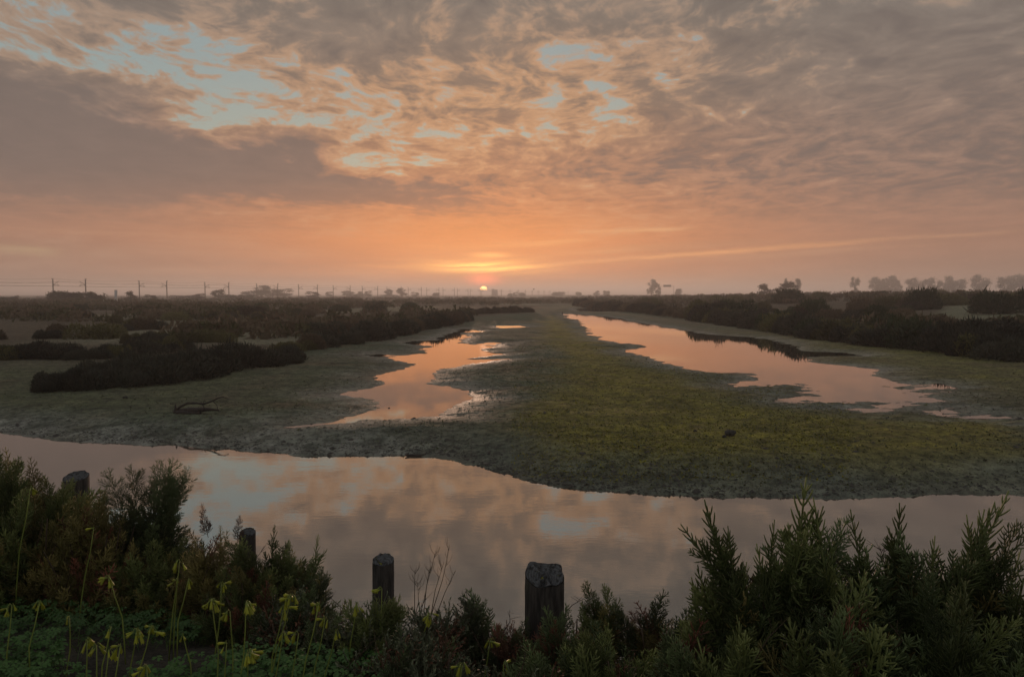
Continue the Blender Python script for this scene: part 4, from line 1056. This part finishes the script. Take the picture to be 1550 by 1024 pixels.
for x, y, k, dx, sz in [(8,676,0,.1,.8),(48,690,1,-.1,.75),(165,705,2,-.35,.7),(200,700,3,-.2,.7),(262,690,0,.2,.75),(290,706,1,.4,.6),(240,694,2,0,.8)]:
    spike(S['l3'] if x > 150 else S['l1'], x, y, 4.4 if x > 150 else 4.2, 'fan' if x > 150 else 'olive', k, sz, dx)
for x, y, k, dx, sz in [(415,793,0,.0,.6),(438,815,1,0,.5),(482,808,2,.15,.55),(495,830,3,.5,.6),(306,762,0,0,.55),(365,778,1,.2,.5)]:
    spike(S['l6'], x, y, 4.1, 'spike' if x > 400 else 'red', k, sz, dx)
S['c1'] = shrub(560, 905, 3.35, 62, 60, ['grey','grey','green'], 'grey green leafy shrub hugging the slim post', 'seablite_shrub', .9)
S['c2'] = shrub(655, 905, 3.45, 60, 60, ['grey','brown','grey'], 'low leafy shrub under the bare dry twigs', 'seablite_shrub', .9)
S['c3'] = shrub(712, 888, 3.6, 34, 26, ['dark','grey'], 'small dark upright shrub between the two front posts', 'seablite_shrub', .8)
S['c4'] = shrub(770, 922, 3.45, 46, 36, ['red','dark','brown'], 'reddish brown twiggy shrub at the left foot of the stump', size=.6)
S['c5'] = shrub(840, 925, 3.15, 70, 46, ['red','brown','dark'], 'dark red twiggy shrub right in front of the stump', size=.65)
S['c6'] = shrub(905, 892, 3.5, 42, 36, ['green','red','olive'], 'green and red glasswort on the right of the stump', size=.7)
S['c7'] = shrub(985, 897, 3.5, 62, 48, ['red','olive','dark'], 'red tipped glasswort between the stump bush and the big green one', size=.7)
S['c8'] = shrub(630, 962, 2.95, 130, 90, ['grey','brown','grey','dark'], 'dense dim shrub low down in front of the slim post', 'seablite_shrub', .9)
S['c9'] = shrub(930, 950, 2.85, 110, 60, ['dark','green','brown'], 'dusky glasswort low down in front of the red tipped one', size=.8)
S['c10'] = shrub(500, 935, 3.35, 45, 36, ['grey','dark'], 'small leafy shrub between the yellow flowers and slim post', 'seablite_shrub', .9)
S['c11'] = shrub(790, 985, 2.6, 100, 50, ['brown','dark','grey'], 'shadowed low shrub under the reddish brown one', 'seablite_shrub', .9)
S['r1'] = shrub(1120, 822, 2.6, 85, 40, ['green','dark','green','dark','olive','dark','red'], 'big green glasswort with a spike curving away to the stump', size=1.0)
S['r2'] = shrub(1235, 790, 2.55, 80, 46, ['green','dark','green','green','dark','olive','dark','red'], 'tallest green glasswort whose spike crosses the far mud')
S['r3'] = shrub(1370, 815, 2.6, 85, 44, ['dark','green','green','dark','olive','dark','red'], 'dark green glasswort with open gaps showing the water')
S['r4'] = shrub(1500, 800, 2.55, 85, 44, ['green','dark','green','dark','olive','dark','red'], 'green glasswort with a forked feathery top beside the dark one')
S['r5'] = shrub(1075, 935, 2.45, 85, 42, ['dark','green','red'], 'shorter green glasswort with a few red tips')
S['r6'] = shrub(1280, 905, 2.2, 150, 60, ['dark','green','green','dark','olive','dark','red'], 'dense green glasswort in front of the tallest one')
S['r7'] = shrub(1460, 900, 2.2, 130, 56, ['dark','dark','green'], 'dense dark glasswort in front of the forked feathery one')
for x, y, key, k, dx, sz in [(1031,792,'r1',0,-.38,.75),(1066,755,'r1',1,-.25,.85),(1102,795,'r1',2,.05,.7),(1172,786,'r1',3,.05,.7),(1146,822,'r1',4,-.1,.7),(1212,784,'r2',0,0,.7),(1219,722,'r2',1,-.02,1.0),(1232,752,'r2',2,.05,.9),
                             (1245,765,'r2',3,.1,.9),(1288,770,'r3',4,-.15,.75),(1345,798,'r3',1,-.3,.7),(1361,760,'r3',2,-.2,.8),(1415,810,'r3',3,.1,.7),(1526,742,'r4',4,.35,.9),(1505,760,'r4',0,.2,.85),(1463,778,'r4',1,-.1,.7),
                             (1490,770,'r4',2,.15,.8),(1545,830,'r4',3,.2,.7),(1130,850,'r5',2,.1,.6),(1050,900,'r5',1,-.1,.6)]:
    spike(S[key], x, y, 2.55, 'spike', k, sz, dx, random.uniform(-.1, .1))
# bare dry weed by the slim post
dwp = at_y(640, 905, 3.6)
dw = thing('dry_weed', 'bare dry forked twigs rising beside the slim post', 'weed', (dwp[0], 3.6, gz(dwp[0], 3.6)))
r = random.Random(5)
for x, y, bx in [(660,832,640),(681,824,648),(690,862,655),(650,858,632),(628,862,628),(632,880,625),(672,850,650)]:
    tip = at_y(x, y, 3.6) - np.array(dw.location); bs = at_y(bx, 945, 3.6) - np.array(dw.location); bs[2] = max(bs[2], 0)
    mid = bs*.45 + tip*.55 + np.array([r.gauss(0, .012), r.gauss(0, .02), 0])
    b = MB(); b.tube([bs, mid, tip], [.0022, .0016, .0008], 4)
    for q in range(7):
        f = r.uniform(.3, .9); p0 = mid*(1-f)+tip*f; a_ = r.uniform(0, 6.28); l_ = r.uniform(.02, .055)
        b.tube([p0, p0+np.array([math.cos(a_)*l_*.5, math.sin(a_)*l_*.4, l_*.6]), p0+np.array([math.cos(a_)*l_*.7, math.sin(a_)*l_*.5, l_*1.2])], [.0011, .0009, .0006], 3)
    obj('twig', b.mesh('dry_twig', M_DRY), dw)

# ------------------------------------------------------------------ clover leaves, grass and litter on the near bank
def clover(n_, xr, yr, seed, tall=.12, size=.017):
    r = np.random.default_rng(seed); V_, F_ = [], []; k = 0
    X = r.uniform(*xr, n_); Y = r.uniform(*yr, n_); ok = fbm(X*2.2, Y*2.2, 3, 700) > -.22; X, Y = X[ok], Y[ok]
    Z = terrain(X, Y)
    for x, y, z in zip(X, Y, Z):
        h_ = r.uniform(.03, tall); c = np.array([x, y, z+h_]); s_ = size*r.uniform(.7, 1.4); ph = r.uniform(0, 6.28); tl = r.normal(0, .28, 2)
        nrm = unit(np.array([tl[0], tl[1]-.15, 1.0])); u = unit(np.cross(nrm, np.array([0, 1, .2]))); v = np.cross(nrm, u)
        for j in range(3):
            a_ = ph + j*2.094; d_ = u*math.cos(a_) + v*math.sin(a_); e_ = -u*math.sin(a_) + v*math.cos(a_); dr = -nrm*s_*.25
            V_.append([c, c+d_*s_*.75+e_*s_*.62+dr, c+d_*s_*1.12+e_*s_*.36+dr*1.3, c+d_*s_*.86, c+d_*s_*1.12-e_*s_*.36+dr*1.3, c+d_*s_*.75-e_*s_*.62+dr])
            F_ += [(k, k+1, k+2), (k, k+2, k+3), (k, k+3, k+4), (k, k+4, k+5)]; k += 6
        q = r.normal(0, .0006, 3); V_.append([c, c+np.array([.0012, 0, 0]), np.array([x+tl[0]*.03, y, z-.01])]); F_.append((k, k+1, k+2)); k += 3
    return np.concatenate([np.array(v) for v in V_]), np.array(F_)
for nm, n_, xr, yr, sd, lab in [('clover_leaves', 2600, (-3.6, -1.15), (2.9, 4.25), 1, 'bed of bluish green clover leaves under the glasswort'),
                                ('clover_leaves', 3000, (-2.3, -.45), (2.35, 3.3), 2, 'patch of clover leaves at the foot of the tall yellow flowers')]:
    v, f = clover(n_, xr, yr, sd, .12 if sd == 1 else .17)
    o_ = obj(nm, mesh_np(nm, v, f, [M_CLOVER])); o_['kind'] = 'stuff'; o_['label'] = lab; o_['category'] = 'clover'
r = np.random.default_rng(77); n_ = 9000
X = r.uniform(-3.2, 2.2, n_); Y = r.uniform(2.2, 5.0, n_); ok = fbm(X*1.6, Y*1.6, 3, 720) + r.normal(0, .2, n_) > .0; X, Y = X[ok], Y[ok]; Z = terrain(X, Y); n_ = len(X)
a_ = r.uniform(0, 6.283, n_); l_ = r.uniform(.03, .11, n_); c = np.stack([X, Y, Z-.005], 1); sd = np.stack([np.cos(a_), np.sin(a_), 0*a_], 1)*.0022
bend = np.stack([r.normal(0, .5, n_), r.normal(0, .5, n_), np.ones(n_)], 1)*l_[:,None]
v = np.stack([c-sd, c+sd, c+bend*.55+sd*.8, c+bend*np.array([1.4,1.4,.95]), c+bend*.55-sd*.8], 1).reshape(-1, 3); q = np.arange(n_)*5
o_ = obj('bank_grass', mesh_np('bank_grass', v, [np.c_[q, q+1, q+2, q+4], np.c_[q+4, q+2, q+3]], [M_GRASS])); o_['kind'] = 'stuff'; o_['label'] = 'thin low grass over the near bank'; o_['category'] = 'grass'

# ------------------------------------------------------------------ nodding yellow flowers
def petal_mesh(name, seed, open_=.35):
    """a drooping funnel of five petals with a green throat, hanging down from its stalk"""
    r = np.random.default_rng(seed); b = MB(); n5 = 5
    L = .027; v = []; prof = [(0, .0014), (.25, .0028), (.55, .0036), (.8, .0038*(1+open_)), (1.0, .0038*(1+open_*1.5))]
    nu = 10
    for f, rad in prof:
        for i in range(nu):
            th = 2*math.pi*i/nu; k = 1 + (.14*math.cos(5*th) if f > .5 else 0); zz = -L*f*(1 + (.10*math.cos(5*th) if f > .9 else 0))
            v.append((math.cos(th)*rad*k, math.sin(th)*rad*k, zz))
    f4 = [(j*nu+i, j*nu+(i+1) % nu, (j+1)*nu+(i+1) % nu, (j+1)*nu+i) for j in range(len(prof)-1) for i in range(nu)]
    b.add(v, (), f4); return b.mesh(name, M_PETAL, True)
def calyx_mesh():
    b = MB(); b.tube([(0,0,.003),(0,0,-.003),(0,0,-.007)], [.0012,.0026,.0028], 6); return b.mesh('calyx', M_STALK)
PET = [petal_mesh('blossom', i, .05+.18*i) for i in range(3)]; CAL = calyx_mesh()
def flower(x, y, Y, bx, n_, label, group, seed, by=None):
    """flower head at a photo pixel; the stalk comes up from the ground at the same distance"""
    r = random.Random(seed); tip = at_y(x, y, Y); X0 = at_y(bx, 1000, Y)[0]; z0 = gz(X0, Y)
    t = thing('yellow_flower', label, 'flower', (X0, Y, z0), 0, group)
    tp = tip - np.array([X0, Y, z0]); tp[2] = max(tp[2], .06)
    b = MB(); mid = np.array([tp[0]*.42 + r.gauss(0, .008), r.gauss(0, .015), tp[2]*.52])
    b.tube([(0,0,-.01), mid*.5 + np.array([tp[0]*-.02, 0, .0]), mid, (mid+tp)/2 + np.array([tp[0]*.06, 0, .004]), tp], [.0029,.0028,.0026,.0022,.0018], 6)
    obj('stalk', b.mesh('flower_stalk', M_STALK, True), t)
    side = r.uniform(0, 6.28)
    for i in range(n_):
        a_ = side + r.uniform(-1.7, 1.7); o = np.array([math.cos(a_), math.sin(a_), 0])
        q = r.uniform(.004, .022); e_ = tp + o*q + np.array([0, 0, .006 - q*.5 + r.uniform(-.010, .004)])
        b = MB(); b.tube([tp, tp+o*q*.55+np.array([0, 0, .009]), e_], [.0010, .0009, .0008], 4)
        pd = obj('pedicel', b.mesh('pedicel', M_STALK), t)
        hzt = r.random() < .28; dn = Vector((-o[0]*(1.6 if hzt else .35) + r.gauss(0, .22), -o[1]*(1.6 if hzt else .35) + r.gauss(0, .22), .45 if hzt else 1.0))
        rot = dn.to_track_quat('Z', 'Y')
        bl = obj('blossom', PET[(i+seed) % 3], t, tuple(e_), rot, r.uniform(.7, 1.35)*1.15); obj('calyx', CAL, bl)
FL = [(320,908,2.95,325,8,'tall straight yellow flower with a full round head by the shaded bush'),
      (372,912,2.95,355,7,'broad headed yellow flower next to the full round one'),(348,925,3.0,350,3,'small hanging yellow flower between two full headed ones'),
      (440,903,2.95,400,8,'largest leaning yellow flower with spread drooping heads'),(430,918,3.0,408,4,'yellow flower tucked under the largest leaning one'),
      (482,915,2.95,450,5,'leaning yellow flower past the largest one towards the slim post'),(492,935,2.9,465,3,'thin yellow flower beside the leaning one'),
      (508,955,2.9,475,2,'bent yellow flower nearest the slim post bushes'),(428,958,2.85,412,4,'short yellow flower under the tall leaning group'),
      (452,958,2.9,440,3,'short nodding flower amid the leaning stalks'),(376,985,2.75,376,7,'low full yellow flower half sunk in clover leaves'),
      (343,972,2.8,342,2,'short budding flower beside the low full one'),(277,960,3.05,290,2,'thin stalked yellow flower over the bare soil'),
      (165,872,3.35,190,5,'star like yellow flower in front of the dark glasswort'),(272,848,3.4,255,3,'yellow flower leaning before the shadowed glasswort'),
      (268,878,3.4,262,3,'left of a pair of small flowers before the shadowed glasswort'),(285,878,3.4,268,4,'right of a pair of small flowers before the shadowed glasswort'),
      (335,883,3.3,322,4,'small open flower floating before the dark bush'),(60,912,3.1,45,4,'pale yellow flower rising from the clover on a straight stalk'),
      (18,915,3.1,5,4,'yellow flower at the end of the clover bed'),(105,935,3.1,95,2,'thin flower in the middle of the clover bed'),
      (132,968,2.85,125,6,'flower with a bright upper bud over the grass'),(146,975,2.85,138,4,'drooping flower touching the bright budded one'),
      (182,978,2.8,172,3,'fat yellow bud bowed over the grass'),(207,952,2.95,190,6,'left of two full flowers over the clover patch'),
      (228,950,2.95,200,6,'right of two full flowers over the clover patch'),(165,985,2.8,160,3,'short flower between the fat bud and the drooping one'),
      (222,1008,2.65,222,5,'low flower beside the scrap of white paper'),(168,948,3.0,150,1,'single hanging bud above the grass'),
      (46,738,3.9,25,3,'flower climbing through the tall olive glasswort'),(142,797,3.8,120,1,'single bud lying on the rounded olive glasswort'),
      (578,890,3.3,570,4,'pale flower pressed against the slim post'),(650,928,3.2,625,5,'bright flower leaning in the low leafy shrub'),
      (742,968,3.0,735,4,'pale flower hanging before the reddish brown shrub'),(700,1005,2.75,690,3,'low flower in the dense dim shrub'),
      (762,1005,2.7,770,2,'flower bent sideways under the stump'),(540,912,3.2,525,3,'dim flower between leaning group and slim post')]
for i, (x, y, Y, bx, n_, lab) in enumerate(FL): flower(x, y, Y, bx, n_, lab, 'nodding yellow flowers on the near bank', i+1)
# scrap of white paper in the grass
pp = at_y(205, 1012, 2.7); zz = gz(pp[0], 2.7)
b = MB(); b.add([(-.012,0,.0),(.014,.004,.004),(.018,.012,.03),(.010,.016,.05),(-.008,.012,.028)], [(0,1,4),(1,2,4),(2,3,4)]); b.add([(-.012,.0012,.0),(.014,.0052,.004),(.018,.0132,.03),(.010,.0172,.05),(-.008,.0132,.028)], [(0,4,1),(1,4,2),(2,4,3)])
tag(obj('paper_scrap', b.mesh('paper_scrap', M_PAPER), None, (pp[0], 2.7, zz+.015)), 'crumpled scrap of white paper caught in the grass', 'paper')

# ------------------------------------------------------------------ haze: one closed box of thin dawn mist around the whole place
me = MB(); me.box((0, 2900, 12.5), (15000, 7000, 31.0))
M_HAZE = bpy.data.materials.new('dawn_haze'); M_HAZE.use_nodes = True
ht = M_HAZE.node_tree; ht.nodes.clear(); hn = NT(ht)
ho = hn.new('ShaderNodeOutputMaterial'); hv = hn.new('ShaderNodeVolumePrincipled')
hv.inputs['Color'].default_value = (.91,.90,.91,1); hv.inputs['Density'].default_value = HAZE
hv.inputs['Anisotropy'].default_value = .45
ht.links.new(hv.outputs[0], ho.inputs['Volume'])
hz = obj('haze', me.mesh('haze', M_HAZE)); hz['kind'] = 'stuff'; hz['label'] = 'thin pale dawn mist lying over the marsh'; hz['category'] = 'haze'
